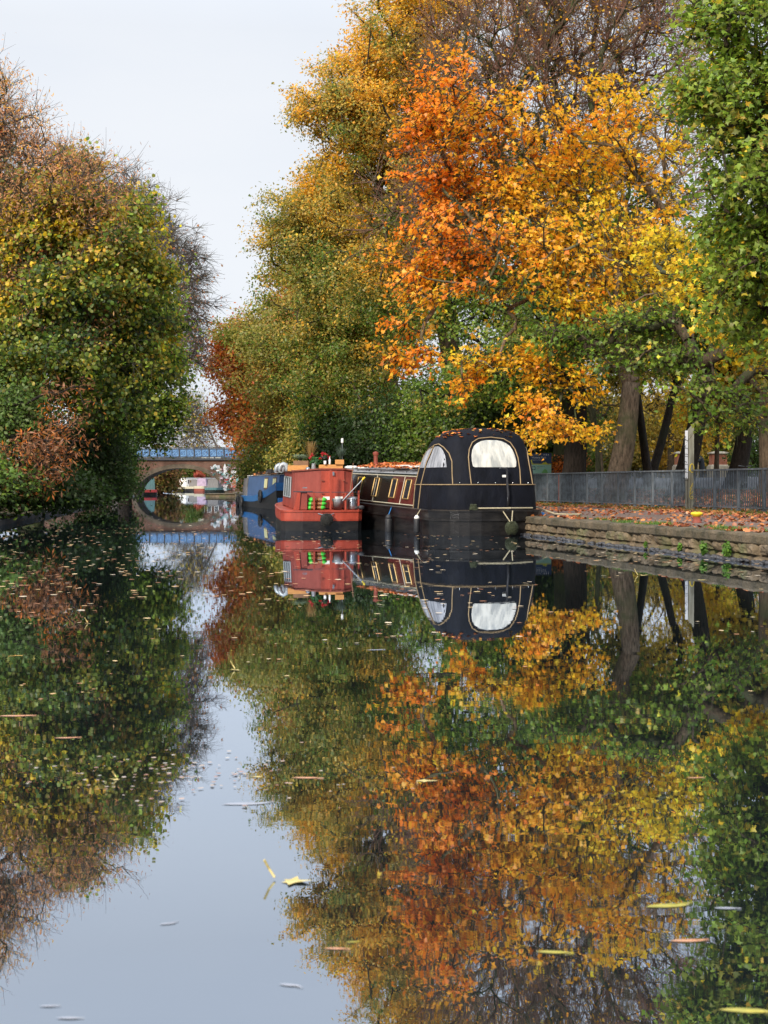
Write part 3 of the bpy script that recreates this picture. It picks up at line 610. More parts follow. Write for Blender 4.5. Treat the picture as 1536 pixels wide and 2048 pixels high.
def rope_fender(c, r, mat, label, hang):
    f = empty('rope_fender', tuple(c), label, 'fender')
    mb = MB(); mb.ball((0, 0, 0), r, 12, sq=(1, 1, 1.06)); mb.build('ball', mat, f, smooth=True)
    mb = MB()
    for i in range(9):
        zz_ = -r*.85+r*1.7*i/8; rr_ = math.sqrt(max(r*r-zz_*zz_/1.1, 1e-4)); mb.tube([(rr_*math.cos(t), rr_*math.sin(t), zz_+.02*math.sin(3*t)) for t in np.linspace(0, 6.28, 19)], .013, 5)
    mb.build('knotting', mat, f)
    mb = MB()
    for h in hang: mb.tube([(0, 0, r*.6), tuple(np.array(h)-np.array(c))], .014, 6)
    mb.build('hanger', 'rope_pale' if 'green' in label else 'steel', f)
c = loc1(.22, -1.64, .19); rope_fender(c, .155, 'rope_green', 'mossy green rope ball fender on the stern of the tented boat', [loc1(.08, -1.42, .6), loc1(.34, -1.42, .6)])
def bar_fender(c, h, r, label, top, mats=('rubber', 'white_plastic'), tie='rope_pale'):
    f = empty('side_fender', tuple(c), label, 'fender')
    mb = MB(); mb.lathe((0, 0, -h), [(r*.5, 0), (r, .04), (r, h*.8), (r*.9, h*.85)], 14); mb.build('body', mats[0], f, smooth=True)
    mb = MB(); mb.lathe((0, 0, -h*.15+.002), [(r*.92, 0), (r*.85, h*.1), (r*.3, h*.22)], 14); mb.build('cap', mats[1], f, smooth=True)
    mb = MB(); mb.tube([(0, 0, h*.05), tuple(np.array(top)-np.array(c))], .012, 6); mb.build('tie', tie, f)
c = loc1(-1.62, .0, .45); bar_fender(c, .42, .075, 'black tube fender with a white cap near the stern of the tented boat', loc1(-1.5, .05, .62))
c = loc1(-1.62, 2.2, .42); bar_fender(c, .5, .10, 'long black rubber fender tied with blue rope beside the red boat', loc1(-1.5, 2.3, .66), ('rubber', 'rubber'), 'blue_rope')
rope('mooring_rope', [loc1(-.6, -1.22, .66), loc1(.3, -1.4, .665), loc1(1.0, -1.1, .66), loc1(1.4, -.4, .68), (4.3, 36.2, .50), (4.6, 36.05, .49), (4.9, 36.15, .49), (5.0, 36.4, .48)], .02, 'rope_pale', 'pale mooring rope running from the tented stern onto the quay')
mb = MB()
for i in range(4): mb.tube([(.09*math.cos(t)*(1-.1*i), .09*math.sin(t)*(1-.1*i), .02+.035*i+.01*math.sin(2*t)) for t in np.linspace(0, 6.28, 15)], .022, 6)
o = mb.build('rope_coil', 'rope_green'); o.location = loc1(-.62, -1.27, .615); tag(o, 'coiled green rope on the stern deck of the tented boat', 'rope')
bar_fender(tuple(np.array([4.02, 36.5, .5])), .5, .08, 'dark blue fender between the tented stern and the quay', (3.85, 36.6, .62), ('rubber', 'blue_rope'), 'rope_pale')
# ---- the red boat
RX, RY = -1.67, 38.55; RA = math.atan2(.1, 1); MR = Matrix.Translation((RX, RY, 0)) @ Matrix.Rotation(RA, 4, 'Z')
def locr(x, y, z): return tuple(MR @ Vector((x, y, z)))
B2 = empty('canal_boat', (RX, RY, 0), 'small red boat with a boxy cabin, its roof crowded with plant boxes', 'boat', rz=RA)
half = [(-.99,.02),(-1.09,.14),(-1.17,1.4),(-1.18,2.4),(-1.1,3.6),(-.9,4.9),(-.5,5.9),(0,6.4)]
plan = [(-.5,-.07),(0,-.10),(.5,-.07)]+[(-x, y) for x, y in half][:-1]+[half[-1]]+half[:-1][::-1]
sr = lambda y: .05*max(0, y)**1.0 if y < 2.5 else .125+.02*(y-2.5)
def ring2(z, k, dy=0): return [(x*k, y*k+(1-k)*2.5+dy, z+sr(y)*(z > .05)) for x, y in plan]
def hull2(prof, name, mat):
    mb = MB(); G = [ring2(z, k) for z, k in prof]; mb.grid(G, closed=True); mb.add(G[-1], [tuple(range(len(plan)))]); return mb.build(name, mat, B2, auto=30)
hull2([(-.35,.97),(0,.985),(.255,.995)], 'hull', 'black_hull')
hull2([(.258,.997),(.30,1.0),(.50,1.0),(.505,1.012),(.545,1.012),(.55,.985)], 'red_band', 'red_paint')
cp = [(-.74,.45),(-.70,.42),(.02,.42)]; cab_ = [(-.74,.45),(0.0,.42),(.66,.42),(.92,.50),(1.0,2.3),(.85,4.4),(-.85,4.4),(-.98,2.3)]
mb = MB(); bot = [(x, y, .56+sr(y)) for x, y in cab_]; ht = [1.585,1.64,1.64,1.60,1.62,1.66,1.66,1.60]; top = [(x*.93, y+.04 if y < 1 else y, h) for (x, y), h in zip(cab_, ht)]
mb.add(bot+top, [(i, (i+1) % 8, 8+(i+1) % 8, 8+i) for i in range(8)]+[tuple(range(8, 16))]); mb.build('cabin', 'red_dull', B2)
mb = MB(); tr = [(x*1.045, y+(-.05 if y < 1 else .05), h+.002) for (x, y), h in zip([(a[0], a[1]) for a in top], ht)]; mb.poly([(x, y, z) for x, y, z in tr], (0, 0, .035)); mb.build('roof', 'rust_red', B2)
def facept(x0, x1, z0, z1, off):   # on the front face (y about .42, leaning back)
    return [(x0, .42-off+(z-.56)*.037, z) for z in (z0,)]+[(x1, .42-off+(z0-.56)*.037, z0), (x1, .42-off+(z1-.56)*.037, z1), (x0, .42-off+(z1-.56)*.037, z1)]
for (x0, x1) in ((.01, .325), (.335, .64)):
    mb = MB(); mb.poly(facept(x0, x1, .60, 1.60, .035), (0, .03, 0)); d = mb.build('door', 'red_paint', B2)
    mb = MB(); mb.poly(facept(x0+.05, x0+.26, .82, .91, .042), (0, .006, 0)); mb.build('door_plate', 'white_plastic', d)
    for hz_ in (1.35, 1.0):
        mb = MB(); mb.box((x0+(.03 if x0 < .2 else .28), .352, hz_), (.07, .02, .03)); mb.build('hinge', 'rust_red', d)
mb = MB(); mb.box((.34, .37, 1.53), (.05, .03, .10)); mb.build('latch', 'steel', B2)
# port window on the slanting left face
a0, a1 = np.array([-.74, .45]), np.array([-.98, 2.3]); na = np.array([-(a1-a0)[1], (a1-a0)[0]])/np.linalg.norm(a1-a0)
def lf(t, z, off): p = a0+(a1-a0)*t; lean = -(z-.56)*.055*p[0]; return (p[0]+na[0]*off+lean, p[1]+na[1]*off, z+sr(p[1])*.6)
mb = MB(); mb.grid([[lf(t, z, .012) for t in (.26, .86)] for z in (.86, 1.40)]); wn = mb.build('window', 'glass_dark', B2)
mb = MB()
for t in (.26, .46, .66, .86): mb.tube([lf(t, .86, .018), lf(t, 1.40, .018)], .02, 6)
for z in (.86, 1.40): mb.tube([lf(.26, z, .018), lf(.86, z, .018)], .02, 6)
mb.build('window_frame', 'galv', wn)
for x, h in ((-.50, 1.02), (-.22+.02, 1.02), (.24, 1.62), (.64, 1.02)):   # uprights at the deck edge
    if x == -.50: continue
    mb = MB(); mb.box((x, .0, .56+(h-.56)/2), (.05, .045, h-.56)); mb.build('upright', 'red_paint', B2, bevel=.006)
mb = MB(); mb.poly([(-.76, -.02, .56), (-.60, -.02, .56), (-.56, -.02, 1.02), (-.64, -.02, 1.04)], (0, .05, 0)); mb.build('bracket', 'red_paint', B2)
mb = MB(); mb.box((-.50, .2, .79), (.24, .35, .46)); mb.build('deck_locker', 'red_dull', B2, bevel=.01)
mb = MB(); mb.box((-.50, .0, 1.045), (.52, .07, .025)); mb.tube([(-.6, 0, 1.03), (.9, 0, 1.03), (1.05, .2, 1.03), (1.12, .9, 1.06)], .010, 6); mb.build('hand_rail', 'dark_iron', B2)
mb = MB(); mb.box((1.0, .12, .80), (.045, .045, .48)); mb.box((1.06, .8, .82), (.045, .045, .5)); mb.build('upright', 'red_paint', B2)
mb = MB(); mb.box((-.45, -.02, 1.15), (.12, .04, .03)); mb.build('cleat', 'steel', B2)
c = locr(.12, -.27, .30); rope_fender(c, .165, 'rope_black', 'black rope ball fender hung on the bow of the red boat', [locr(-.10, -.12, .46), locr(.32, -.12, .46)])
# things on the red boat
def put(o, p, label, cat, group=None): o.location = p; return tag(o, label, cat, group)
def sack(p, rz, label, flip=1):
    f = empty('sack', p, label, 'sack', 'bags stacked on the red deck', rz=rz)
    mb = MB(); G = []
    for i in range(9):
        t = i/8; w_ = .085*(1-abs(2*t-1)**4)+.02; G.append([(-.13+.26*t, w_*1.1*math.cos(a), .055+w_*.62*math.sin(a)+.006*math.sin(5*a+9*t)) for a in np.linspace(0, 6.28, 13)[:-1]])
    mb.grid(G, closed=True); mb.build('bag', 'bag_dark', f, smooth=True)
    mb = MB(); x0, x1 = (-.135, -.03) if flip > 0 else (.03, .135); G = []
    for i in range(6):
        t = i/5; x = x0+(x1-x0)*t; u = (x+.13)/.26; w_ = .085*(1-min(1, abs(2*u-1))**4)+.026; G.append([(x, w_*1.1*math.cos(a), .055+w_*.64*math.sin(a)) for a in np.linspace(0, 6.28, 13)[:-1]])
    mb.grid(G, closed=True); mb.build('printed_end', 'bag_green', f, smooth=True)
for i, (x, z, fl, lab) in enumerate([(-.32,.56,1,'bottom left green ended bag in the pile'),(.0,.56,-1,'bottom right green ended bag in the pile'),(-.30,.665,1,'middle left green ended bag in the pile'),(.03,.665,-1,'middle right green ended bag in the pile'),(-.26,.77,1,'top left green ended bag in the pile'),(.05,.77,-1,'top right green ended bag beside the tall upright')]):
    sack(locr(x*.75-.02, .16, z), .1*fl, lab+' on the red deck', fl)
f = empty('bucket', locr(.44, .15, .56), 'plain grey galvanised bucket on the red deck beside the bags', 'bucket')
mb = MB(); mb.lathe((0, 0, 0), [(.01, .01), (.105, .01), (.11, 0), (.145, .28), (.15, .30), (.14, .30), (.10, .03)], 22); mb.build('body', 'galv', f, smooth=True); mb = MB(); mb.tube([(.15*math.cos(a), -.02-.05*math.sin(a), .27-.08*math.sin(a)) for a in np.linspace(0, 3.14, 9)], .007, 6); mb.build('handle', 'steel', f)
f = empty('cooking_pot', locr(.86, .28, .56), 'shiny round steel pot with a domed lid on the red deck', 'pot')
mb = MB(); mb.lathe((0, 0, 0), [(.01, .0), (.15, .0), (.175, .03), (.18, .26), (.185, .27)], 24); mb.build('body', 'steel', f, smooth=True); mb = MB(); mb.lathe((0, 0, .272), [(.187, 0), (.17, .035), (.10, .075), (.02, .09)], 24); mb.build('lid', 'steel', f, smooth=True); mb = MB(); mb.tube([(-.04, 0, .35), (-.03, 0, .40), (.03, 0, .40), (.04, 0, .35)], .009, 6); mb.build('lid_handle', 'rubber', f)
mb = MB()
for i in range(5): mb.ball((rs.rand()*.2-.1, rs.rand()*.1, .05+rs.rand()*.03), .06+.02*rs.rand(), 8, sq=(1.3, .8, .8))
put(mb.build('black_bag', 'rubber', smooth=True), locr(1.0, .08, .55), 'crumpled black bag in front of the steel pot', 'bag')
f = empty('mop', locr(.56, -.05, .80), 'silver boat pole with a yellow tip leaning out to the right of the red boat', 'pole')
mb = MB(); mb.tube([(0, 0, 0), (.52, -.05, .55)], .017, 8); mb.build('shaft', 'steel', f); mb = MB(); mb.tube([(.521, -.05, .551), (.60, -.06, .635)], .022, 8); mb.build('tip', 'paint_yellow', f)
put((lambda m_: (m_.tube([(0, 0, 0), (.06, .05, .5), (.11, .12, 1.02)], .012, 7), m_.build('wooden_stick', 'wood_brown'))[1])(MB()), locr(.76, .30, .80), 'thin brown stick leaning against the red cabin door', 'stick')
def planter(p, d, rz, mat, label):
    f = empty('planter_box', p, label, 'planter', 'wooden boxes on the red roof', rz=rz); w_, l_, h_ = d; mb = MB()
    for s in (-1, 1): mb.box((0, s*(l_/2-.01), h_/2), (w_, .02, h_)); mb.box((s*(w_/2-.01), 0, h_/2), (.02, l_-.044, h_))
    mb.build('boards', mat, f, bevel=.004); mb = MB(); mb.box((0, 0, h_*.42), (w_-.05, l_-.05, h_*.8)); mb.build('soil', 'bark_dark', f)
RZ = 1.655
planter(tuple(P(596,0,39.6)[:2])+(1.60,), (.56,.30,.16), .05, 'wood_orange', 'long orange wooden plant box at the left end of the red roof')
planter(tuple(P(603,0,39.9)[:2])+(1.765,), (.42,.24,.13), -.1, 'wood_brown', 'smaller weathered box stacked on the left plant box')
planter(tuple(P(662,0,39.6)[:2])+(1.68,), (.66,.28,.10), 0, 'wood_orange', 'low orange wooden tray holding pots in the middle of the red roof')
planter(tuple(P(679,0,39.5)[:2])+(1.785,), (.24,.2,.13), .05, 'wood_orange', 'small square orange box standing on the tray at the right')
def tuft(name, p, n, h, sp, col, label, cat='plant', wd=.012, droop=.5):
    V, fs, cols = [], [], []
    for i in range(n):
        a = rs.rand()*6.28; l_ = h*(.55+.5*rs.rand()); s_ = sp*(.2+rs.rand()); w_ = wd; c_ = np.array(col)*(.7+.6*rs.rand()); k0 = len(V)
        for t in (0, .4, .75, 1.):
            x, y, z = s_*t**1.5*math.cos(a), s_*t**1.5*math.sin(a), l_*(t-droop*t**3*.6); q = w_*(1-t)+.0015
            V += [(x-q*math.sin(a), y+q*math.cos(a), z), (x+q*math.sin(a), y-q*math.cos(a), z)]; cols += [c_, c_]
        for j in range(3): fs += [k0+2*j, k0+2*j+1, k0+2*j+3, k0+2*j+2]
    me = npmesh(name, np.array(V), fs, np.arange(0, len(fs), 4), None, ['leaf'], np.array(cols)); return tag(link(name, me, None, p), label, cat)
tuft('ornamental_grass', tuple(P(601,0,39.9)[:2])+(1.86,), 260, .42, .30, (.22,.28,.17), 'blue green tuft of grass spilling over the left plant box', droop=1.0)
tuft('ornamental_grass', tuple(P(622,0,40.0)[:2])+(1.80,), 200, .72, .20, (.40,.25,.09), 'tall straw coloured grass behind the red geraniums', droop=.2, wd=.007)
tuft('lavender', tuple(P(681,0,39.6)[:2])+(1.88,), 220, .40, .17, (.10,.14,.10), 'grey green lavender bush in the small square box', droop=.1, wd=.008)
def geranium(p, r, nf, label, pot=None):
    f = empty('geranium', p, label, 'plant', 'red flowering plants'); n = 230; d = nz(rs.randn(n, 3)); pos = d*r*rs.rand(n, 1)**.4*np.array([1, 1, .8])+np.array([0, 0, r*.9])
    link('foliage', leaves_mesh('foliage', pos, d+np.array([0,0,.6]), .06+.03*rs.rand(n), gradient([(.02,.08,.02), (.06,.17,.03)], rs.rand(n)), 'blob'), f)
    cs = nz(rs.randn(nf, 3)+np.array([0,-.5,.6]))*r*1.02+np.array([0, 0, r*.95])
    for c_ in cs:
        q = c_+rs.randn(16, 3)*.022; link('flower', leaves_mesh('flower', q, rs.randn(16, 3), .03+.012*rs.rand(16), np.tile([.62,.012,.03], (16, 1))*(.7+.5*rs.rand(16, 1)), 'blob'), f)
    if pot:
        mb = MB(); mb.lathe((0, 0, -.11), [(.07, 0), (.10, .16), (.125, .17), (.125, .2), (.11, .2)], 18); mb.build('pot', pot, f, smooth=True)
geranium(tuple(P(633,0,39.6)[:2])+(1.69,), .20, 6, 'bushy green geranium with red flowers in the middle of the roof')
geranium(tuple(P(649,0,39.7)[:2])+(1.91,), .11, 5, 'red geranium in a dark grey pot beside the white bottle', 'rubber')
mb = MB(); mb.lathe((0, 0, 0), [(.025, 0), (.03, .01), (.03, .12), (.012, .17), (.012, .20), (.015, .21)], 14); put(mb.build('bottle', 'white_plastic', smooth=True), tuple(P(659.5,0,39.5)[:2])+(1.785,), 'white bottle standing on the wooden tray', 'bottle')
mb = MB(); mb.lathe((0, 0, 0), [(.03, 0), (.035, .01), (.036, .10), (.030, .10), (.028, .02)], 14); put(mb.build('cup', 'white_plastic', smooth=True), tuple(P(650,0,39.4)[:2])+(1.785,), 'white cup on the front edge of the wooden tray', 'cup')
f = empty('lamp_mast', tuple(P(684.5,0,40.4)[:2])+(1.66,), 'slim pole with a pale cylinder on top rising behind the lavender', 'mast')
mb = MB(); mb.tube([(0, 0, 0), (0, 0, .74)], .012, 8); mb.build('pole', 'steel', f); mb = MB(); mb.lathe((0, 0, .74), [(.02, 0), (.034, .01), (.034, .12), (.02, .13)], 14); mb.build('head', 'white_plastic', f)
def duct(p, label):
    mb = MB(); mb.tube([(0, 0, 0), (0, 0, .10), (-.03, 0, .17), (-.10, 0, .20), (-.16, 0, .17), (-.19, 0, .10), (-.2, 0, 0)], .065, 12); put(mb.build('vent_duct', 'galv', smooth=True), p, label, 'duct', 'grey curved ducts on the roof edge')
duct(tuple(P(574,0,39.8)[:2])+(1.60,), 'right-hand curved grey duct against the wooden plant box'); duct(tuple(P(566,0,40.3)[:2])+(1.58,), 'left-hand curved grey duct hanging over the edge of the red roof')
mb = MB(); mb.lathe((0, 0, 0), [(.01, .09), (.05, .08), (.07, .03), (.072, 0)], 16); put(mb.build('steel_bowl', 'steel', smooth=True), tuple(P(616,0,39.15)[:2])+(1.625,), 'upturned shiny steel bowl on the front of the red roof', 'bowl')
mb = MB(); mb.lathe((0, 0, 0), [(.06, 0), (.065, .01), (.05, .16), (.055, .17), (.04, .17)], 16); put(mb.build('metal_jug', 'galv', smooth=True), tuple(P(627,0,39.15)[:2])+(1.635,), 'grey metal jug next to the upturned bowl', 'jug')
# ---- generic moored boat used further away
def moored(loc, slope, L_, hw, gz, ct, mats, label, cab_r=(.12, .86), nwin=4, sheer=.0, bowend='far', group='boats moored far beyond', winmat='glass_dark', roofmat='roof_grey', sd=.5, extras=None):
    rz = math.atan2(-slope, 1); f = empty('canal_boat', (loc[0], loc[1], 0), label, 'boat', group, rz=rz); sh = sheer if callable(sheer) else (lambda y: sheer*max(0, y))
    mb = MB(); make_hull(mb, L_, hw, sd, L_*.16, [(-.3,.95),(0,.98),(gz*.5,.995)], sh); mb.build('hull', mats[0], f, auto=35)
    mb = MB(); make_hull(mb, L_, hw, sd, L_*.16, [(gz*.5+.004,1.0),(gz,1.01),(gz,.94)], sh); mb.build('top_strake', mats[1], f, auto=35)
    y0, y1 = L_*cab_r[0], L_*cab_r[1]
    mb = MB(); cab(mb, y0, y1, gz, ct, hw*.86, hw*.76, sh, roof=.08); mb.build('cabin', mats[2], f)
    mb = MB(); mb.grid([[(-hw*.80, y, ct+.015+sh(y)), (0, y, ct+.1+sh(y)), (hw*.80, y, ct+.015+sh(y))] for y in np.linspace(y0-.06, y1+.06, 4)]); mb.build('roof', roofmat, f)
    for i in range(nwin):
        y = y0+(y1-y0)*(i+.35)/nwin; w_ = (y1-y0)/nwin*.4
        for sgn in (-1, 1):
            k = dict(zb=gz, zt=ct, wb=hw*.86, wt=hw*.76, sh=sh)
            mb = MB(); patch(mb, y, y+w_, .35, .8, .012, sgn, **k); wo_ = mb.build('window', winmat, f)
            mb = MB()
            for a, c in (((y, .35), (y+w_, .35)), ((y+w_, .35), (y+w_, .8)), ((y+w_, .8), (y, .8)), ((y, .8), (y, .35))): mb.tube([side(a[0], a[1], .02, sgn, **k), side(c[0], c[1], .02, sgn, **k)], .03, 5)
            mb.build('window_frame', 'frame_brown', wo_)
    return f, rz
# cream boat behind the red cabin
f, rz = moored((-.45, 49.2), -.28, 9, .72, .6, 1.68, ('black_hull', 'cream', 'white_plastic'), 'cream boat with louvred shutters just showing between the red boat and the long boat', sheer=.01, group=None, cab_r=(.05, .86))
mb = MB()
for i in range(12): mb.box((-.2, .395, .85+i*.065), (.62, .03, .045))
mb.build('louvre', 'white_plastic', f)
for k_, (x, y) in enumerate([(703, 50.5), (724, 51.5)]):
    mb = MB(); mb.lathe((0, 0, 0), [(.22, 0), (.24, .02), (.24, .05), (.15, .09)], 18); put(mb.build('roof_vent', 'white_plastic', smooth=True), tuple(P(x,0,y)[:2])+(1.80,), ['left','right'][k_]+' flat white cap on the roof of the cream boat', 'vent', 'white caps on the cream roof')
# blue boat
shb = lambda t: .72*max(0, (9-t)/9)**1.6
f, rz = moored((-4.15, 69.5), -.235, 15, 1.0, .58, 1.68, ('black_hull', 'blue_hull', 'blue_cabin'), 'blue boat with a sweeping raised end and pale yellow curtains behind the red boat', sheer=0, group=None, cab_r=(.06, .80), nwin=0)
# its raised end: a flared side strake that climbs towards the near end
for sgn in (-1, 1):
    mb = MB(); G = []
    for t in np.linspace(0, 15, 24):
        tap = 1-max(0, (t-12.6)/2.4)**2.2*.9; z1 = .60+shb(t); z0 = .30+shb(t)*.9; wv = (1.0+.06*shb(t))*tap
        G.append([(sgn*(wv*.99), t, .02), (sgn*(wv+.02), t, z0-.01), (sgn*(wv+.04), t, z0), (sgn*(wv+.07), t, z1), (sgn*(wv-.05), t, z1+.01)])
    mb.grid([[g_[j] for j in (0, 1)] for g_ in G], mi=0); mb.grid([[g_[j] for j in (2, 3, 4)] for g_ in G], mi=1); mb.build('side_strake', ['black_hull', 'blue_hull'], f)
mb = MB(); mb.add([(-1.0, 0, .0), (1.0, 0, .0), (1.06, -.03, .93), (-1.06, -.03, .93)], [(0,1,2,3)], 0); mb.add([(-1.06, -.03, .934), (1.06, -.03, .934), (1.1, -.05, 1.32), (-1.1, -.05, 1.32)], [(0,1,2,3)], 1); mb.build('end_board', ['black_hull', 'blue_hull'], f)
kw = dict(zb=.58, zt=1.68, wb=.86, wt=.76, sh=lambda y: 0)
for y in (1.6, 4.4):
    mb = MB(); patch(mb, y, y+1.15, .36, .92, .02, -1, **kw); fr_ = mb.build('window', 'frame_brown', f)
    for q in (.12, .66):
        mb = MB(); patch(mb, y+q, y+q+.42, .43, .85, .032, -1, **kw); mb.build('curtain', 'curtain', fr_)
for i, (y, m_) in enumerate([(12.1,'tarp_grey'), (13.0,'tarp_grey'), (13.9,'tarp_teal'), (14.6, 'tarp_teal')]):
    mb = MB(); hw_ = .92*(1-max(0, (y-12.6)/2.6)**2); mb.grid([[(s*hw_*(1-.1*t), y+.42*math.sin(u*3.1)*.3+dy, .6+.98*t) for s, dy in ((-1, -.4), (-1, .4), (1, .4), (1, -.4))] for t, u in ((0, 0), (.5, .5), (1, 1))], closed=True); mb.build('cover', m_, f)
mb = MB()
for y in (11.9, 12.5, 13.2): mb.box((-.55, y, 1.72), (.16, .34, .05)); mb.box((-.62, y-.1, 1.64), (.05, .06, .18))
mb.build('rail_top', 'white_plastic', f)
Mb = Matrix.Translation((-4.15, 69.5, 0)) @ Matrix.Rotation(rz, 4, 'Z')
def locb(x, y, z): return tuple(Mb @ Vector((x, y, z)))
for i, (y, z, lab) in enumerate([(4.6, .62, 'black tyre fender on the blue side below the curtained window'), (13.4, .25, 'dark round fender at the far tip of the blue boat'), (11.9, .22, 'dark round fender low on the blue boat just ahead of the covers')]):
    mb = MB(); mb.tube([(.03, .26*math.cos(t), .26*math.sin(t)) for t in np.linspace(0, 2*math.pi, 19)], .085, 8); o = mb.build('tyre_fender', 'rubber', smooth=True); o.rotation_euler = (0, 0, rz); put(o, locb(-1.2, y, z), lab, 'fender', 'fenders of the blue boat')
n = 500; yy = 1+11*rs.rand(n); xx = (rs.rand(n)*2-1)*.7; pl = np.stack([xx, yy, 1.74+.06*rs.rand(n)+.12*np.exp(-((yy-8)/2)**2)], 1)
o = link('fallen_leaves', leaves_mesh('blue_roof_leaves', pl, rs.randn(n, 3)*.4+np.array([0,0,1.]), .10+.1*rs.rand(n), gradient([(.03,.025,.02), (.12,.06,.03), (.6,.2,.03)], rs.rand(n)**1.6), 'blob', 'litter')); o.matrix_world = Mb; tag(o, 'dark leaf litter heaped on the roof of the blue boat', 'leaves', kind='stuff')
for i, (y, x, d, mt, lab) in enumerate([(6.5, -.1, (.7, 1.6, .2), 'rubber', 'dark crate on the roof of the blue boat'), (3.2, -.2, (.5, 1.2, .16), 'bark_dark', 'dark bundle on the near end of the blue roof'), (2.4, -.55, (.3, .7, .09), 'white_plastic', 'white box on the near end of the blue roof'), (4.4, -.35, (.3, .4, .1), 'paint_yellow', 'small yellow box on the dark bundle on the blue roof')]):
    mb = MB(); mb.box((0, 0, 0), d); mb.box((0, 0, d[2]/2+.012), (d[0]*.9, d[1]*.9, .02)); mb.tube([(-d[0]*.4, -d[1]*.3, d[2]/2+.04), (d[0]*.4, -d[1]*.3, d[2]/2+.04)], .012, 5); o = mb.build('roof_crate', mt, bevel=.012); o.rotation_euler = (0, 0, rz); put(o, locb(x, y, 1.80+d[2]/2+(.16 if i == 3 else 0)), lab, 'crate', 'crates on the blue roof')
# far boats past the bridge
def PX(x, D): return float(P(x, 0, D)[0])
moored((PX(356,262), 262), .9, 9, 1.2, .8, 2.3, ('black_hull', 'cream', 'white_plastic'), 'long white boat seen through the middle of the bridge arch', nwin=5)
moored((PX(384,258), 256), .5, 7, 1.1, .8, 2.0, ('black_hull', 'cream', 'tarp_grey'), 'cream and grey green boat beside the long white one', nwin=3)
moored((PX(405,250), 246), .3, 7, 1.0, .9, 2.2, ('rust_red', 'cream', 'lilac'), 'lilac and red boat seen through the arch', nwin=3)
moored((PX(432,222), 216), .15, 7, 1.0, .7, 2.0, ('dark_green', 'tarp_teal', 'tarp_grey'), 'teal green hulled boat nearest the right side of the arch', nwin=3)
moored((PX(303,164), 163), -.25, 8, .8, .6, 1.9, ('black_hull', 'paint_red', 'tarp_teal'), 'boat with a pinkish red prow tucked under the left side of the arch', nwin=2, cab_r=(.18, .9))
# ================================================================ trees
DG, GR, LG, OL, GO, YE, OR, DO, RE, BN, PB = (.04,.08,.015), (.11,.19,.02), (.26,.37,.04), (.27,.25,.045), (.56,.38,.06), (.93,.60,.03), (.97,.44,.025), (.93,.25,.015), (.50,.14,.04), (.44,.20,.09), (.72,.38,.18)
def gb(x, D): X = (x-CX)/F*D; return (X, D, float(_gz(X, D)))
def at(x, y, D): return tuple(P(x, y, D))
# --- right bank, far to near
make_tree('plane_tree', 'far rusty red tree leaning over the canal beside the bridge', 'tree', gb(590, 116), at(560, 800, 116), .45,
    [EL(505,740,113,68,75,5), EL(532,850,112,78,62,6), EL(600,760,116,120,110,6), EL(458,850,112,32,34,3,.8), EL(460,700,113,28,55,3,1.5), EL(535,900,112,50,28,4)], 420, [RE, DO, RE, GO, OL, OL], u0=.5, uf=lambda p: np.clip(.06*(p[:, 0]+8.5), -.3, .3), uamp=.3, ujit=.22, lps=150, lsize=.26, twiglen=1.3, bark='bark', spread=.4)
make_tree('plane_tree', 'olive gold tree behind the blue boat, between the red tree and the taller golden crowns', 'tree', gb(660, 95), at(630, 760, 95), .5,
    [EL(575,625,92,52,50,5), EL(600,710,91,110,90,7), EL(535,680,91,50,60,5), EL(620,560,94,95,75,6), EL(640,800,92,140,80,6), EL(700,650,95,130,110,6), EL(480,680,94,34,42,3,1.3)], 520, [RE, GO, OL, OL, OL, GR], u0=.5, uamp=.3, ujit=.2, lps=200, lsize=.19, twiglen=1.0, spread=.38, uz=-.02, zref=10)
make_tree('plane_tree', 'golden tree whose long boughs reach left over the blue boat', 'tree', gb(790, 79), at(760, 640, 79), .55,
    [EL(600,435,76,62,46,4,1.6), EL(645,500,76,110,80,6), EL(660,410,77,80,70,5), EL(640,600,75,110,70,6), EL(720,500,78,120,110,7), EL(680,700,75,130,80,6), EL(760,640,77,120,100,6), EL(700,800,74,150,70,6), EL(560,470,75,30,28,2,2)], 600, [OR, GO, GO, OL, OL, GR, GR], u0=.55, uz=-.035, zref=12, uamp=.3, ujit=.2, lps=230, lsize=.155, twiglen=.95, spread=.36)
make_tree('plane_tree', 'tallest golden yellow tree with its crown cut by the top of the view', 'tree', gb(930, 68), at(860, 500, 68), .6,
    [EL(655,215,64,64,44,4,2), EL(712,160,65,68,50,4,1.4), EL(785,95,66,88,66,5,1.2), EL(860,20,67,110,100,6), EL(740,260,65,105,85,6), EL(700,330,65,70,60,4), EL(820,200,67,120,120,6), EL(800,380,66,130,100,6), EL(860,500,66,130,100,6), EL(760,560,64,100,80,5), EL(840,-120,68,150,100,6), EL(600,215,64,16,22,1.5,6)], 700, [OR, GO, GO, OL, OL, GR, GR, GR], u0=.47, uz=-.03, zref=15, uamp=.3, ujit=.2, lps=220, lsize=.135, twiglen=.8, spread=.36)
make_tree('lime_tree', 'nearly leafless tree with reddish twigs and green grey boughs behind the orange maple', 'tree', gb(1130, 61), at(1110, 560, 61), .55,
    [EL(930,190,60,110,150,5), EL(1030,60,61,160,130,6), EL(1180,40,61,190,150,6), EL(1120,230,61,200,170,6), EL(1330,120,60,110,130,5), EL(960,330,59,130,130,5), EL(870,420,58,110,110,4), EL(1280,350,60,150,120,5), EL(1140,-120,61,260,120,6)], 950, [BN, OR, OR, YE], u0=.55, lps=10, lsize=.13, twigs=11, twiglen=1.3, twigr=.012, bark='bark_green', twigmat='twig_red', droop=-.35, limb=.5)
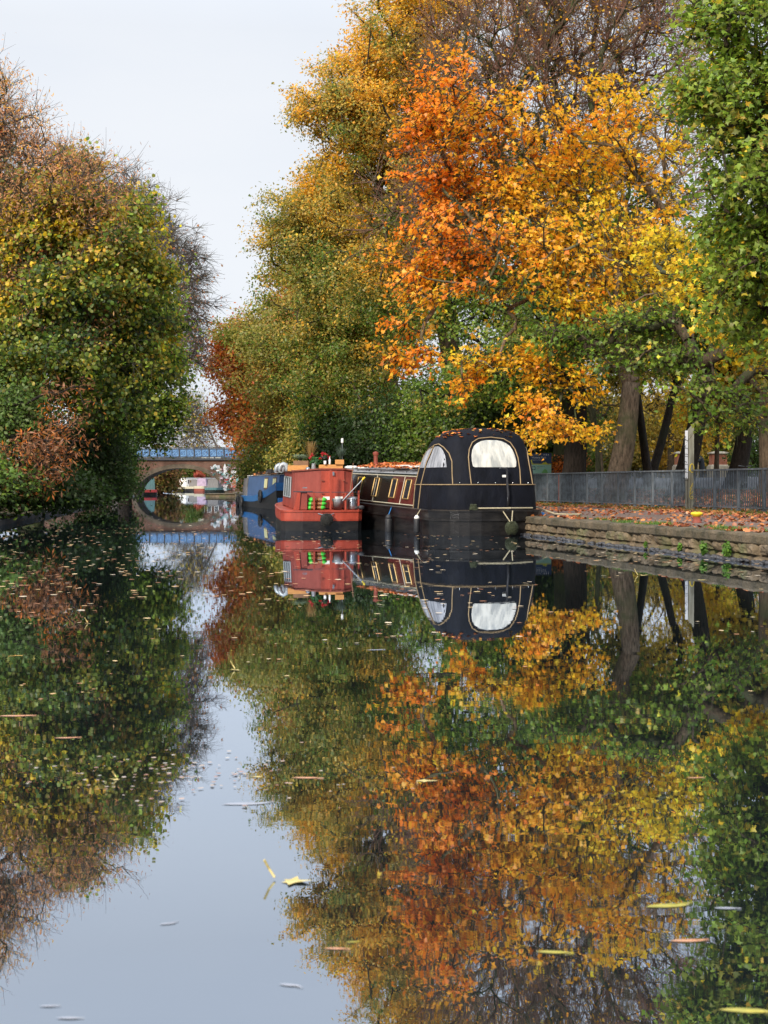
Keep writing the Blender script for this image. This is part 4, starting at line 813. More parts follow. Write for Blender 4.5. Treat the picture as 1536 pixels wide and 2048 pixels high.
make_tree('sycamore', 'dark trunked sycamore with green leaves standing between the sign and the pale trunk', 'tree', gb(1143, 58), at(1150, 720, 58), .50,
    [EL(1030,690,56,120,70,4), EL(1130,640,57,170,80,5), EL(940,760,56,130,60,4), EL(1240,640,58,150,60,5,.7), EL(880,620,58,90,70,4), EL(1000,560,59,180,80,4), EL(1180,520,59,200,90,4), EL(1110,400,60,230,110,3), EL(1130,780,58,80,40,3,.5)], 560, [DG, GR, GR, LG, OL, GO], u0=.45, uamp=.25, ujit=.2, lps=110, lsize=.17, shape='maple', bark='bark_dark', spread=.45)
# --- park trees seen between the trunks, behind the railings
for (x, D, tx, rt, E, gr, u0, bk, lab, n) in [
    (1300, 66, 1275, .22, [(1280,640,90,60,3),(1250,740,70,40,2)], [GR, OL, GO, YE], .45, 'bark_dark', 'slim dark trunk close behind the pale trunk, leaning left under yellow green leaves', 110),
    (1295, 72, 1345, .24, [(1330,700,80,60,3),(1360,620,90,60,3)], [GR, OL, GO, YE, YE], .5, 'bark_dark', 'dark trunk leaning right with thin yellow foliage, between the pale trunk and the marker post', 120),
    (1358, 57, 1408, .42, [(1400,560,120,70,4),(1440,660,100,50,3)], [DG, GR, LG, OL], .4, 'bark_dark', 'thick dark leaning trunk directly left of the wooden marker post', 170),
    (1432, 74, 1436, .13, [(1430,790,75,55,2.5),(1400,850,50,30,2),(1460,730,70,50,2)], [OL, GO, YE, YE, OR], .5, 'bark', 'young thin trunked tree with golden leaves in front of the brick pier', 120),
    (1468, 60, 1502, .40, [(1500,680,110,60,3),(1480,790,60,40,2.5),(1530,760,70,70,3)], [OL, GO, YE, YE], .55, 'bark_dark', 'twisted dark trunk to the right of the brick pier with scattered yellow leaves', 150),
    (1538, 52, 1530, .34, [(1560,640,120,80,3),(1590,780,80,60,3)], [GR, OL, GO], .5, 'bark', 'brown trunk behind the railings cut by the right edge of the view', 110)]:
    make_tree('park_tree', lab, 'tree', gb(x, D), at(tx, 790 if D != 57 else 760, D), rt, [EL(a, b_, D, c_, d_, e_) for a, b_, c_, d_, e_ in E], n, gr, u0=u0, uamp=.25, lps=46, lsize=.17, shape='blob', bark=bk, spread=.6, twiglen=.8, group='park trees behind the railings')
for i, (x, y, D, rx, ry, gr, lab) in enumerate([
    (1200,740,105,130,160,[GR,OL,GO,YE],'yellowing park tree far behind the sycamore trunk'),
    (1340,760,112,120,170,[OL,GO,GO,YE],'golden park tree far behind the slim leaning trunks'),
    (1470,720,120,130,200,[OL,GO,YE,OR],'orange gold park tree rising behind the brick pier'),
    (1600,740,105,130,180,[DG,GR,GR,OL],'green park tree at the far right beyond the road'),
    (1060,720,100,130,180,[DG,GR,OL],'dark green park tree behind the tented boat')]):
    make_tree('park_tree', lab, 'tree', gb(x, D), at(x, y+60, D), .28, [EL(x, y-60, D, rx, ry*.7, 6), EL(x-40, y+60, D, rx*.8, ry*.5, 4), EL(x+50, y+90, D, rx*.7, ry*.4, 4)], 130, gr, u0=.55, lps=70, lsize=.22, spread=.5, twiglen=1.2, shape='kite', cmul=.8, group='park trees behind the railings')
for i, (x, lab, gr) in enumerate([(1130,'dense dark shrub across the road behind the sycamore trunk',[DG,GR,OL]),(1225,'olive shrub across the road behind the pale maple trunk',[GR,OL,GO]),(1310,'golden shrub across the road between the slim leaning trunks',[OL,GO,YE]),(1390,'orange gold shrub across the road behind the marker post',[OL,GO,OR]),(1450,'dark green shrub across the road behind the brick pier',[DG,GR,OL]),(1590,'dark shrub across the road at the far right',[DG,DG,GR])]):
    make_tree('park_shrub', lab, 'shrub', gb(x, 118), at(x, 900, 118), .1, [EL(x, 890, 118, 70, 50, 3), EL(x-20, 840, 120, 70, 50, 3), EL(x+10, 925, 116, 75, 26, 3)], 170, gr, u0=.5, cmul=.75, lps=80, lsize=.26, twiglen=1.1, spread=.5, group='shrubs across the park road')
make_tree('evergreen_shrub', 'dark evergreen shrub right of the brick pier beyond the road', 'shrub', gb(1505, 96), at(1505, 930, 96), .1, [EL(1505,915,96,45,40,2), EL(1560,900,96,60,50,2)], 90, [DG, DG, GR], lps=90, lsize=.2, twiglen=.6)
# --- the orange maple
make_tree('maple_tree', 'big maple with blazing orange and yellow leaves on a pale grey-brown trunk behind the railings', 'tree', gb(1222, 54), at(1262, 765, 54), .46,
    [EL(960,250,45,140,110,3,1.3), EL(870,170,46,50,50,1.5,1.0), EL(1010,390,45,180,100,3,1.5), EL(880,330,45,80,120,2,1.5), EL(860,560,44,90,110,2,1.3), EL(960,500,44,130,90,3,1.6), EL(1150,330,46,150,90,3,1.2), EL(1130,480,44,190,85,3,1.8), EL(1180,590,44,170,55,3,1.8), EL(1300,430,46,140,130,3,1.2), EL(1250,230,47,150,90,3,.8), EL(1330,570,45,120,55,2,1.8), EL(820,690,43,75,45,1.5,1.2), EL(900,740,43,80,30,1.5,1.2)],
    390, [LG, OL, YE, YE, OR, OR, OR, DO], u0=.71, uf=lambda p: .028*(p[:, 2]-9)-.055*(p[:, 0]-5.5), uamp=.24, ujit=.13, lps=80, lsize=.19, shape='maple', bark='bark_pale', twigs=6, twiglen=.85, twigr=.012, spread=.19, twigmat='bark_green', group=None, flat=.5, skip=.3, shell=.5, limb=.45)
make_tree('maple_tree', 'low drooping orange maple boughs hanging in front of the trunks beside the tented boat', 'tree', gb(1200, 54.5), at(1185, 800, 54), .10,
    [EL(1060,815,43,60,22,1,1), EL(1110,850,43,52,20,1,1.3), EL(1180,868,43,38,14,.8,1.5), EL(1070,730,44,50,50,1), EL(990,735,44,60,25,1), EL(1160,760,44,50,40,1), EL(1060,880,42,22,7,.5,2)],
    90, [YE, YE, OR, OR, DO], u0=.55, lps=44, lsize=.17, shape='maple', bark='bark_green', twigs=5, twiglen=.55, spread=.3, flat=.45, flare=1.1)
# --- right-hand green maple
make_tree('maple_tree', 'near green maple filling the upper right corner, a few leaves turned yellow', 'tree', (11.4, 31, .5), (10.2, 30, 5.5), .36,
    [EL(1470,60,27,90,80,1.6), EL(1440,200,27,80,60,1.5,1.5), EL(1400,190,27,55,45,1.,1.5), EL(1500,330,27,90,90,1.8), EL(1550,200,28,100,180,2), EL(1490,470,28,90,80,1.6), EL(1560,520,28,110,140,2), EL(1450,545,28,60,50,1.3), EL(1480,640,30,80,45,1.4), EL(1560,-60,28,150,90,2)], 470, [GR, GR, LG, LG, OL, YE, YE], u0=.38, uamp=.2, ujit=.17, lps=60, lsize=.15, shape='maple', bark='bark', twigs=5, twiglen=.5, spread=.38, cmul=1.0, shell=.55)
make_tree('maple_tree', 'arching brown limb entering from the right edge with dark green lower leaves', 'tree', (12.2, 38, .5), tuple(P(1500,705,36)), .26,
    [EL(1420,780,35,90,20,1.3), EL(1330,720,36,110,24,1.3), EL(1220,690,37,90,34,1.3), EL(1460,820,35,90,30,1.2), EL(1130,690,37,70,30,1.1), EL(1290,640,37,100,28,1.2)], 165, [DG, GR, GR, LG, OL, YE], u0=.42, lps=34, lsize=.15, shape='maple', bark='bark', twigs=5, twiglen=.55, spread=.4, flat=.5, lean=(.6, 0))
make_tree('maple_tree', 'small golden yellow boughs glowing under the green maple at the right edge', 'tree', (12.4, 36.5, .5), tuple(P(1560,640,33)), .12,
    [EL(1470,650,33,70,30,.9,1.2), EL(1510,690,33,45,22,.8,1.6), EL(1400,560,35,60,40,.8), EL(1340,500,37,50,50,.8)], 85, [OL, YE, YE, OR], u0=.5, lps=44, lsize=.15, shape='maple', bark='bark_green', twigs=5, twiglen=.4, spread=.4, flat=.6)
# --- shrubs behind the moored boats
for i, (x, y, D, rx, ry, rd, gr, u, lab) in enumerate([
    (560,930,90,75,38,3,[DG,GR,OL,GO],.5,'olive shrub behind the blue boat'),
    (640,890,80,80,60,3,[GR,OL,GO],.5,'olive green shrub behind the plants on the red boat'),
    (700,880,72,60,75,2.5,[DG,DG,GR],.4,'dark trailing evergreen shrub right of the plants on the red boat'),
    (790,880,68,75,80,3,[DG,DG,GR],.4,'dark ivy-like shrub behind the middle of the long boat'),
    (880,850,66,80,80,3,[DG,GR,GR,OL],.45,'dark green shrub left of the black boat tent'),
    (980,820,64,90,90,3,[DG,DG,GR,OL],.4,'dark shrub rising directly behind the black boat tent'),
    (1080,850,66,70,90,2,[DG,GR,GR],.45,'dark green shrub behind the blue and green sign')]):
    make_tree('shrub', lab, 'shrub', gb(x, D), at(x, y+30, D), .12, [EL(x, y, D, rx, ry, rd), EL(x-20, y+20, D, rx*.8, ry*.7, rd)], 150, gr, u0=u, lps=110, lsize=.17, twiglen=.9, spread=.5, group='shrubs behind the moored boats', droop=.6)
make_tree('hedge_shrub', 'low brown beech-like shrub with rusty leaves just behind the railings near the sign', 'shrub', gb(1140, 60.5), at(1140, 925, 60.5), .05, [EL(1138,930,60.5,30,16,.5)], 60, [DO, BN, RE], u0=.4, lps=50, lsize=.11, twiglen=.35)
# --- left bank
brownleaf = [RE, BN, PB, PB, OR]
make_tree('hornbeam', 'tall thin-leaved tree with rusty brown seed clusters at the upper left edge', 'tree', gb(-150, 56), at(-90, 560, 56), .3,
    [EL(5,230,52,72,90,2.5), EL(60,310,52,75,80,2.5), EL(130,370,51,100,75,2.5,1.2), EL(20,400,51,110,80,2.5), EL(205,430,50,70,70,1.5,1.), EL(-60,300,52,100,150,3), EL(195,385,52,50,45,2,.8), EL(60,560,51,150,100,2,.9), EL(130,640,51,130,80,2,.8)], 640, brownleaf, u0=.5, lps=44, lsize=.125, shape='long', twigs=5, twiglen=.95, twigr=.007, bark='bark_green', twigmat='twig_grey', droop=-.2, spread=.28, uamp=.35, upl=.1)
make_tree('field_maple', 'broad left bank maple turning from green to yellow on its canal side', 'tree', gb(60, 56), at(80, 720, 55), .4,
    [EL(120,450,52,110,80,2.5,1.2), EL(190,425,52,55,52,2,1.3), EL(245,500,52,70,70,2.2,1.2), EL(100,500,52,120,80,2.5), EL(250,600,52,80,75,2.4,1.2), EL(110,620,51,150,90,2.5), EL(255,700,53,88,75,2.4), EL(30,730,50,150,70,2.5), EL(190,790,52,120,55,2.5), EL(0,600,52,120,130,3), EL(10,480,53,90,90,3), EL(278,420,53,26,20,1,2.5), EL(312,545,53,32,22,1,2.5), EL(322,650,53,30,20,1,2.5), EL(160,345,53,40,26,1.5,2), EL(338,745,54,26,18,1,2.5)], 900, [DG, GR, OL, LG, GO, YE], u0=.52, uz=.055, zref=8, uamp=.34, ujit=.22, lps=92, lsize=.135, shape='blob', bark='bark_green', twigmat='twig_grey', twiglen=.75, spread=.33, skip=.3, upl=.3)
make_tree('lime_tree', 'greener tree further along the left bank with boughs over the water', 'tree', gb(250, 84), at(240, 760, 82), .4,
    [EL(290,620,79,58,60,3), EL(300,720,78,58,70,3,1.2), EL(250,800,77,95,55,4), EL(315,825,78,46,36,2,1.5), EL(220,700,82,90,100,4), EL(285,855,77,62,24,2,1.3)], 420, [DG, GR, LG, LG, OL, YE], u0=.42, uamp=.28, ujit=.2, lps=100, lsize=.2, twiglen=1.0, bark='bark_dark', skip=.15)
make_tree('ash_tree', 'bare grey branched tree on the left bank, twigs arching towards the bridge', 'tree', gb(235, 104), at(270, 620, 102), .5,
    [EL(240,380,99,55,45,4), EL(295,440,98,70,60,5,1.2), EL(335,510,98,65,55,5,1.3), EL(355,600,98,62,55,4,1.3), EL(320,660,98,85,70,4,1.2), EL(372,690,98,38,55,3,1.3), EL(392,540,98,24,45,2), EL(250,500,100,80,100,5)], 850, [RE, BN, BN, PB], u0=.45, lps=10, lsize=.2, shape='kite', twigs=8, twiglen=1.15, twigr=.012, bark='twig_grey', twigmat='twig_grey', droop=.35, limb=.55, spread=.3, leafbare=lambda p: np.clip(1.0-(p[:, 2]-10)*.10, .05, 1))
make_tree('lime_tree', 'dark green background tree closing the left bank behind the others', 'tree', gb(60, 100), at(80, 700, 100), .5, [EL(60,580,100,170,150,8), EL(170,640,102,80,120,6), EL(0,450,100,110,110,8)], 420, [DG, GR, OL, BN], u0=.45, lps=110, lsize=.34, twiglen=1.8)
make_tree('horse_chestnut', 'horse chestnut boughs with long rust and yellow leaves low on the left bank', 'tree', gb(-60, 50), at(-20, 850, 47), .15,
    [EL(60,895,45,70,38,1.2,1.3), EL(100,940,45,40,35,1,1.), EL(20,975,45,70,30,1.2,.8), EL(135,800,47,60,30,1,.5), EL(110,870,46,60,60,1.5,.6)], 95, [BN, BN, DO, BN, YE], u0=.3, uamp=.4, lps=30, lsize=.16, shape='long', bark='bark_dark', spread=.36, twiglen=.55, upl=.1, cmul=.75)
for i, (x, y, D, rx, ry, rd, gr, u, lab) in enumerate([
    (20,840,48,70,60,2,[DG,GR,(.14,.21,.06),OL],.4,'light green shrub above the rusty chestnut leaves'),
    (-20,990,45,80,60,2,[DG,GR,LG],.35,'dark shrub touching the water at the left edge'),
    (110,1000,48,80,45,2,[DG,DG,GR],.3,'low dark shrub trailing into the water below the chestnut leaves'),
    (170,920,54,70,80,2,[DG,DG,DG,(.02,.035,.04)],.4,'tall blue-black evergreen on the left bank'),
    (190,965,64,60,50,2,[DG,DG,GR],.35,'dark evergreen shrub over the water left of the bridge'),
    (205,910,74,55,60,2,[DG,GR,GR,OL],.45,'green shrub with yellow tips nearest the left end of the bridge'),
    (222,965,95,40,32,3,[DG,DG,GR],.35,'dark shrub against the left bridge abutment'),
    (215,880,110,60,60,4,[DG,GR,OL],.4,'far left bank shrub reaching the bridge parapet')]):
    bx_ = min(float(P(x-20,0,D)[0]), float(xl(D))-1.2); make_tree('shrub', lab, 'shrub', (bx_, D+1.5, float(_gz(bx_, D))), at(x-30, y+20, D+1), .05, [EL(x, y, D, rx, ry, rd), EL(x-25, y-10, D, rx*.8, ry*.8, rd)], 190, gr, u0=u, lps=90, lsize=.15, twiglen=.7, spread=.5, droop=.5, group='shrubs along the left bank')
# --- beyond the bridge
for i, (x, y, D, rx, ry, gr, lab) in enumerate([
    (315,945,175,26,38,[DG,OL,BN],'olive brown shrub seen through the left of the bridge arch'),
    (322,955,200,14,28,[RE,BN,BN],'purplish shrub seen through the arch beside the white boats'),
    (378,940,330,34,28,[GR,GR,OL],'green tree far beyond the bridge arch'),
    (420,930,340,40,34,[BN,GR,OL,RE],'brownish far tree beyond the moored boats'),
    (398,952,320,7,10,[(.5,.05,.06),RE],'small crimson tree far beyond the arch')]):
    make_tree('far_tree', lab, 'tree', (float(P(x,0,D)[0]), D, .3), at(x, y+ry*.4, D), .2, [EL(x, y, D, rx, ry, 4)], 90, gr, u0=.5, lps=110, lsize=.4 if rx > 10 else .22, twiglen=1.4 if rx > 10 else .4, cmul=.75, group='vegetation beyond the bridge')
make_tree('birch_tree', 'thin bare tree showing its twigs against the sky above the bridge', 'tree', (-17.3, 172, .5), (-21, 172, 8), .16, [EL(375,840,172,34,50,2), EL(395,870,172,30,30,2)], 130, [OL, GO], lps=2, lsize=.3, twigs=9, twiglen=2.2, twigr=.014, bark='twig_grey', twigmat='twig_grey', droop=-.1)
# ================================================================ towpath furniture and park things
pmat('grey_wood', (.17,.15,.10), .9, var=.4, scale=3, bump=.01, bscale=20, stretch=(4,4,.4), col2=(.30,.30,.25))
pmat('navy', (.012,.035,.10), .5, var=.1); pmat('mint', (.22,.42,.36), .5, var=.1); pmat('sign_yellow', (.42,.42,.02), .5, var=.2); pmat('sign_green', (.12,.33,.10), .5, var=.2); pmat('sign_red', (.4,.03,.05), .5, var=.1)
def text(s, size, mat, parent, loc, rot=(math.pi/2, 0, 0), name='lettering', ext=.001, align='LEFT', sp=1.):
    c = bpy.data.curves.new(name, 'FONT'); c.body = s; c.size = size; c.extrude = ext; c.align_x = align; c.space_character = sp; c.materials.append(MATS[mat]); t_ = bpy.data.objects.new('t_', c); C.objects.link(t_); dg = bpy.context.evaluated_depsgraph_get(); me = bpy.data.meshes.new_from_object(t_.evaluated_get(dg)); bpy.data.objects.remove(t_)
    if not me.materials: me.materials.append(MATS[mat])
    o = link(name, me, parent, loc); o.rotation_euler = rot; return o
# park sign
D = 60.; sx, sy_ = PX(1060.5, D), 0; X1 = PX(1102.5, D); zt = float(P(0, 906.5, D)[2]); gzv = float(_gz((sx+X1)/2, D)); W_ = X1-sx
f = empty('park_sign', ((sx+X1)/2, D, gzv), 'navy and mint green park name board standing just behind the railings', 'sign'); Z = lambda z: z-gzv; zb = zt-1.25; zm = zt-.47*1.0
mb = MB(); mb.box((0, .03, Z((zt+zb)/2)), (W_+.03, .05, zt-zb+.03)); mb.box((-W_/2+.05, .06, (zb-gzv)/2), (.05, .04, zb-gzv)); mb.box((W_/2-.05, .06, (zb-gzv)/2), (.05, .04, zb-gzv)); mb.build('frame_board', 'dark_iron', f)
mb = MB(); mb.box((0, 0, Z((zt+zm)/2)), (W_, .006, zt-zm)); mb.build('upper_panel', 'navy', f)
mb = MB(); mb.box((0, 0, Z((zm+zb)/2)-.002), (W_, .006, zm-zb-.004)); mb.build('lower_panel', 'mint', f)
mb = MB(); pts = [(-W_/2, 0), (W_/2, 0)]; n = 40
for i in range(n+1):
    t = 1-i/n; h = .03+.10*max(0, math.sin(t*9.3+1.4))**2*(.4+.6*abs(math.sin(t*23)))+(.09 if t < .09 else 0); pts.append((-W_/2+W_*t, h))
mb.poly([(x, -.009, Z(zm)+z) for x, z in pts], (0, .005, 0)); mb.build('tree_line', 'sign_yellow', f)
text('LONDON BOROUGH', .045, 'paint_grey', f, (-W_/2+.06, -.006, Z(zt)-.085)); text('Victoria Park', .115, 'paint_white', f, (-W_/2+.055, -.006, Z(zt)-.215)); text("Regent's Gate", .075, 'paint_grey', f, (-W_/2+.055, -.006, Z(zt)-.30))
mb = MB()
for i, x in enumerate((.66, .76, .86)): mb.box((-W_/2+W_*x, -.006, Z(zt)-.055), (.028, .004, .04+.01*(i == 1))); mb.box((-W_/2+W_*x, -.006, Z(zt)-.105), (.05, .004, .006))
mb.build('emblems', 'paint_white', f)
mb = MB(); mb.box((-W_/2+.14, -.006, Z(zm)-.15), (.15, .004, .15)); mb.lathe((-W_/2+.14, -.012, Z(zm)-.15), [(.055, 0), (.055, .004)], 20, mi=1, axis='y'); mb.tube([(-W_/2+.14, -.014, Z(zm)-.12), (-W_/2+.14, -.014, Z(zm)-.15), (-W_/2+.17, -.014, Z(zm)-.155)], .006, 5, mi=0); mb.build('clock_emblem', ['navy', 'mint'], f)
text('WELCOME TO', .05, 'navy', f, (-W_/2+.27, -.006, Z(zm)-.10)); text('PARK', .05, 'sign_red', f, (-W_/2+.27, -.006, Z(zm)-.16))
mb = MB(); mb.poly([(-W_/2+W_*x, -.007, Z(zm)-.46+h) for x, h in ((.48, 0), (.55, .13), (.60, .2), (.68, .28), (.78, .24), (.84, .14), (.86, 0))], (0, .004, 0)); mb.build('tree_picture', 'sign_green', f)
# marker post
f = empty('marker_post', (PX(1381.5, 44), 44, .45), 'tall weathered wooden post with a white lettered strip, standing on the towpath', 'post')
mb = MB(); G = [[(x*(1-.03*t), y*(1-.03*t), z) for x, y in ((-.085,-.08),(.085,-.08),(.09,.08),(-.09,.08))] for t, z in [(i/10, i*.245) for i in range(11)]]; mb.grid(G, closed=True)
mb.add([(-.083,-.078,2.45),(.083,-.078,2.62),(.087,.078,2.66),(-.087,.078,2.45)], [(0,1,2,3)]); mb.add([(-.083,-.078,2.45),(.083,-.078,2.45),(.083,-.078,2.62)], [(0,1,2)]); mb.add([(.083,-.078,2.45),(.087,.078,2.45),(.087,.078,2.66),(.083,-.078,2.62)], [(0,1,2,3)]); mb.add([(.087,.078,2.45),(-.087,.078,2.45),(.087,.078,2.66)], [(0,1,2)])
mb.build('timber', 'grey_wood', f)
mb = MB(); mb.box((-.15, -.085, 1.70), (.085, .02, 1.46)); mb.box((-.15, -.06, .50), (.05, .04, .96), mi=1); mb.build('white_strip', ['paint_white', 'grey_wood'], f)
mb = MB()
for i in range(6): mb.box((-.15, -.098, 2.13-i*.245), (.087, .004, .014))
mb.build('strip_division', 'bark_dark', f)
for i, s in enumerate(['W', 'K', 'J', 'S', 'N', 'E']): text(s, .15, 'paint_black', f, (-.15, -.099, 2.20-i*.245), rot=(math.pi/2, -math.pi/2, 0), align='CENTER')
mb = MB()
for k_ in range(3): mb.tube([(.0+.05*math.sin(t*1.0+k_)*(1-.1*k_), -.088, .35+.16*k_+.07*math.cos(t)+.02*t) for t in np.linspace(0, 5.5, 16)], .007, 5)
mb.tube([(.02+.06*math.cos(t), -.088, 1.28+.13*math.sin(t)) for t in np.linspace(0, 6.28, 18)], .009, 5); mb.tube([(-.06, -.088, 1.2), (-.03, -.088, 1.38), (.03, -.088, 1.42)], .016, 5)
mb.build('scrawl', 'paint_yellow', f)
# bollard
f = empty('mooring_bollard', (PX(1393.5, 29.5), 29.5, .46), 'squat mooring bollard with a yellow mushroom cap at the quay edge', 'bollard')
mb = MB(); mb.lathe((0, 0, 0), [(.10, -.03), (.105, 0), (.10, .02), (.078, .04), (.074, .12)], 22); mb.build('stem', 'rust_red', f, smooth=True)
mb = MB(); mb.lathe((0, 0, .121), [(.074, 0), (.085, .02), (.122, .045), (.126, .065), (.115, .085), (.06, .10), (.01, .102)], 24); mb.build('cap', 'paint_yellow', f, smooth=True)
# brick gate piers
def pier(x, D, w_, label):
    X = PX(x, D); g0 = float(_gz(X, D)); f = empty('brick_pier', (X, D, g0), label, 'pier', 'brick gate piers of the park'); zb, zt = 1.25+35/28.8*100/D*D/100-g0, float(P(0, 908, D)[2])-g0
    mb = MB(); mb.box((0, 0, zb/2), (w_+.28, w_+.28, zb)); mb.box((0, 0, zb+.05), (w_+.16, w_+.16, .10), taper=.93); mb.build('plinth', 'stone_pale', f, bevel=.015)
    mb = MB(); mb.box((0, 0, (zb+.10+zt)/2), (w_, w_, zt-zb-.10)); mb.build('shaft', 'pier_brick', f)
    mb = MB(); mb.box((0, 0, zt+.05), (w_+.2, w_+.2, .10)); mb.box((0, 0, zt+.13), (w_+.08, w_+.08, .06), taper=.6); mb.build('cap', 'stone_pale', f, bevel=.012)
pier(1436, 98, 1.0, 'square red brick pier with a stone cap behind the young thin tree'); pier(1363, 98, .8, 'red brick pier half hidden behind the thick dark trunk')
# information lectern and the person at it
Dl = 90.; X = PX(1393, Dl); g0 = float(_gz(X, Dl)); f = empty('information_lectern', (X, Dl, g0), 'white sloping information board on two pale legs in the park', 'lectern')
zc = float(P(0, 924, Dl)[2])-g0
for s in (-.10, .16):
    mb = MB(); mb.box((s-.06, 0, zc/2), (.05, .05, zc)); mb.build('leg', 'stone_pale', f)
mb = MB(); mb.poly([(-.32, -.12, zc-.10), (.30, -.12, zc+.16), (.30, .3, zc+.30), (-.32, .3, zc+.04)], (0, 0, .045)); mb.build('board', 'white_plastic', f)
pmat('skin', (.45,.22,.15), .6, var=.1); pmat('coat_dark', (.015,.02,.028), .85, var=.4); pmat('trousers', (.02,.02,.025), .85, var=.3); pmat('hat_black', (.01,.01,.012), .9, var=.2)
def person(loc, label, height=1.62):
    f = empty('person', loc, label, 'person')
    J = [(0,0,.88,.13),(0,.0,1.05,.125),(-.06,0,1.22,.14),(-.13,0,1.34,.13),(-.19,0,1.41,.055),(-.24,0,1.47,.05),(-.27,0,1.53,.085),(-.28,0,1.61,.082),
         (-.13,-.17,1.32,.06),(-.22,-.22,1.10,.046),(-.42,-.16,1.06,.034),(-.48,-.15,1.06,.026),(-.13,.17,1.32,.06),(-.2,.22,1.10,.046),(-.42,.16,1.05,.034),(-.48,.15,1.05,.026),
         (.02,-.10,.80,.095),(-.02,-.11,.45,.065),(.05,-.11,.08,.045),(-.07,-.12,.04,.04),(.02,.10,.80,.095),(.05,.11,.45,.065),(.09,.11,.08,.045),(-.03,.12,.04,.04)]
    E_ = [(0,1),(1,2),(2,3),(3,4),(4,5),(5,6),(6,7),(3,8),(8,9),(9,10),(10,11),(3,12),(12,13),(13,14),(14,15),(0,16),(16,17),(17,18),(18,19),(0,20),(20,21),(21,22),(22,23)]
    for w_ in (11, 15):
        wx, wy, wz, _ = J[w_]; sg = -1 if wy < 0 else 1
        for k_ in range(5):
            if k_ == 4: J += [(wx-.02, wy-sg*.035, wz, .010), (wx-.055, wy-sg*.045, wz-.01, .008)]
            else: ln = (.075,.085,.08,.065)[k_]; J += [(wx-.045, wy+sg*(-.024+.016*k_), wz-.004, .010), (wx-.045-ln*.75, wy+sg*(-.026+.017*k_), wz-.03, .008)]
            E_ += [(w_, len(J)-2), (len(J)-2, len(J)-1)]
    me = bpy.data.meshes.new('body'); me.from_pydata([j[:3] for j in J], E_, []); me.materials.append(MATS['skin']); me.materials.append(MATS['coat_dark'])
    o = link('body', me, f); sk_ = o.modifiers.new('s', 'SKIN'); 
    lay = me.skin_vertices[0].data if len(me.skin_vertices) else None
    if lay is None:
        bm = __import__('bmesh').new(); bm.from_mesh(me); bm.verts.layers.skin.verify(); bm.to_mesh(me); bm.free(); lay = me.skin_vertices[0].data
    for i, j in enumerate(J): lay[i].radius = (j[3], j[3])
    lay[0].use_root = True; s2 = o.modifiers.new('u', 'SUBSURF'); s2.levels = s2.render_levels = 1
    # coat: loose shell over trunk and sleeves
    mb = MB()
    G = []
    for (cx, z, rx, ry) in [(.05,.62,.20,.24),(.02,.8,.18,.23),(0,1.0,.17,.22),(-.05,1.2,.175,.24),(-.12,1.36,.15,.22),(-.17,1.44,.09,.11)]: G.append([(cx+rx*math.cos(a), ry*math.sin(a), z) for a in np.linspace(0, 6.28, 17)[:-1]])
    mb.grid(G, closed=True)
    for sg in (-1, 1): mb.tube([(-.12, sg*.16, 1.34), (-.21, sg*.23, 1.10), (-.40, sg*.165, 1.06)], [.085, .068, .05], 12)
    mb.build('coat', 'coat_dark', f, smooth=True)
    mb = MB()
    for sg in (-1, 1): mb.tube([(.02, sg*.10, .84), (.01, sg*.11, .45), (.06, sg*.11, .07)], [.115, .085, .065], 12); mb.lathe((0, sg*.115, 0), [(.05, 0), (.055, .05), (.03, .09)], 12, sx=1.9)
    mb.build('trousers', 'trousers', f, smooth=True)
    mb = MB(); mb.ball((-.262, 0, 1.60), .103, 12, sq=(1.02, .95, .9)); mb.build('hat', 'hat_black', f, smooth=True)
    mb = MB(); mb.tube([(-.36, 0, 1.56), (-.385, 0, 1.535)], .012, 6); 
    for sg in (-1, 1): mb.ball((-.355, sg*.032, 1.57), .010, 6); mb.ball((-.27, sg*.088, 1.55), .02, 6, sq=(1, .5, 1.3))
    mb.tube([(-.362, -.022, 1.495), (-.366, 0, 1.493), (-.362, .022, 1.495)], .005, 5); mb.build('face', 'skin', f)
X = PX(1404, Dl)
person((X, Dl+.1, float(_gz(X, Dl+.1))), 'person in a dark coat and black hat bending over the white information board')
# bicycle seen end-on through the railings
Db = 57.; X = PX(1491, Db); f = empty('bicycle', (X, Db, float(_gz(X, Db))+.03), 'red bicycle standing by the park road behind the railings', 'bicycle', rz=math.radians(76))
for x in (-.5, .5):
    mb = MB(); mb.tube([(x+.33*math.cos(t), 0, .34+.33*math.sin(t)) for t in np.linspace(0, 2*math.pi, 29)], .018, 6)
    wh = mb.build('wheel', 'rubber', f); mb = MB()
    for i in range(10): t = i*math.pi/5; mb.tube([(x, 0, .34), (x+.32*math.cos(t), 0, .34+.32*math.sin(t))], .003, 4)
    mb.lathe((x, -.04, .34), [(.025, 0), (.025, .08)], 10, axis='y'); mb.build('spokes', 'steel', wh)
mb = MB(); mb.tube([(-.5, 0, .34), (-.12, 0, .32), (.36, 0, .78), (-.18, 0, .82), (-.5, 0, .34)], .018, 8); mb.tube([(-.12, 0, .32), (-.22, 0, .92)], .018, 8); mb.tube([(.5, 0, .34), (.36, 0, .78), (.33, 0, .96)], .017, 8); mb.build('frame', 'red_paint', f)
mb = MB(); mb.tube([(.25, -.27, 1.0), (.33, -.2, 1.0), (.35, 0, .97), (.33, .2, 1.0), (.25, .27, 1.0)], .013, 7); mb.build('handlebar', 'steel', f)
mb = MB(); mb.ball((-.23, 0, .95), .09, 8, sq=(1.4, .8, .35)); mb.build('saddle', 'rubber', f); mb = MB(); mb.tube([(-.12, -.1, .40), (-.12, -.1, .32), (-.12, .1, .32), (-.12, .1, .24)], .012, 6); mb.build('pedals', 'steel', f)
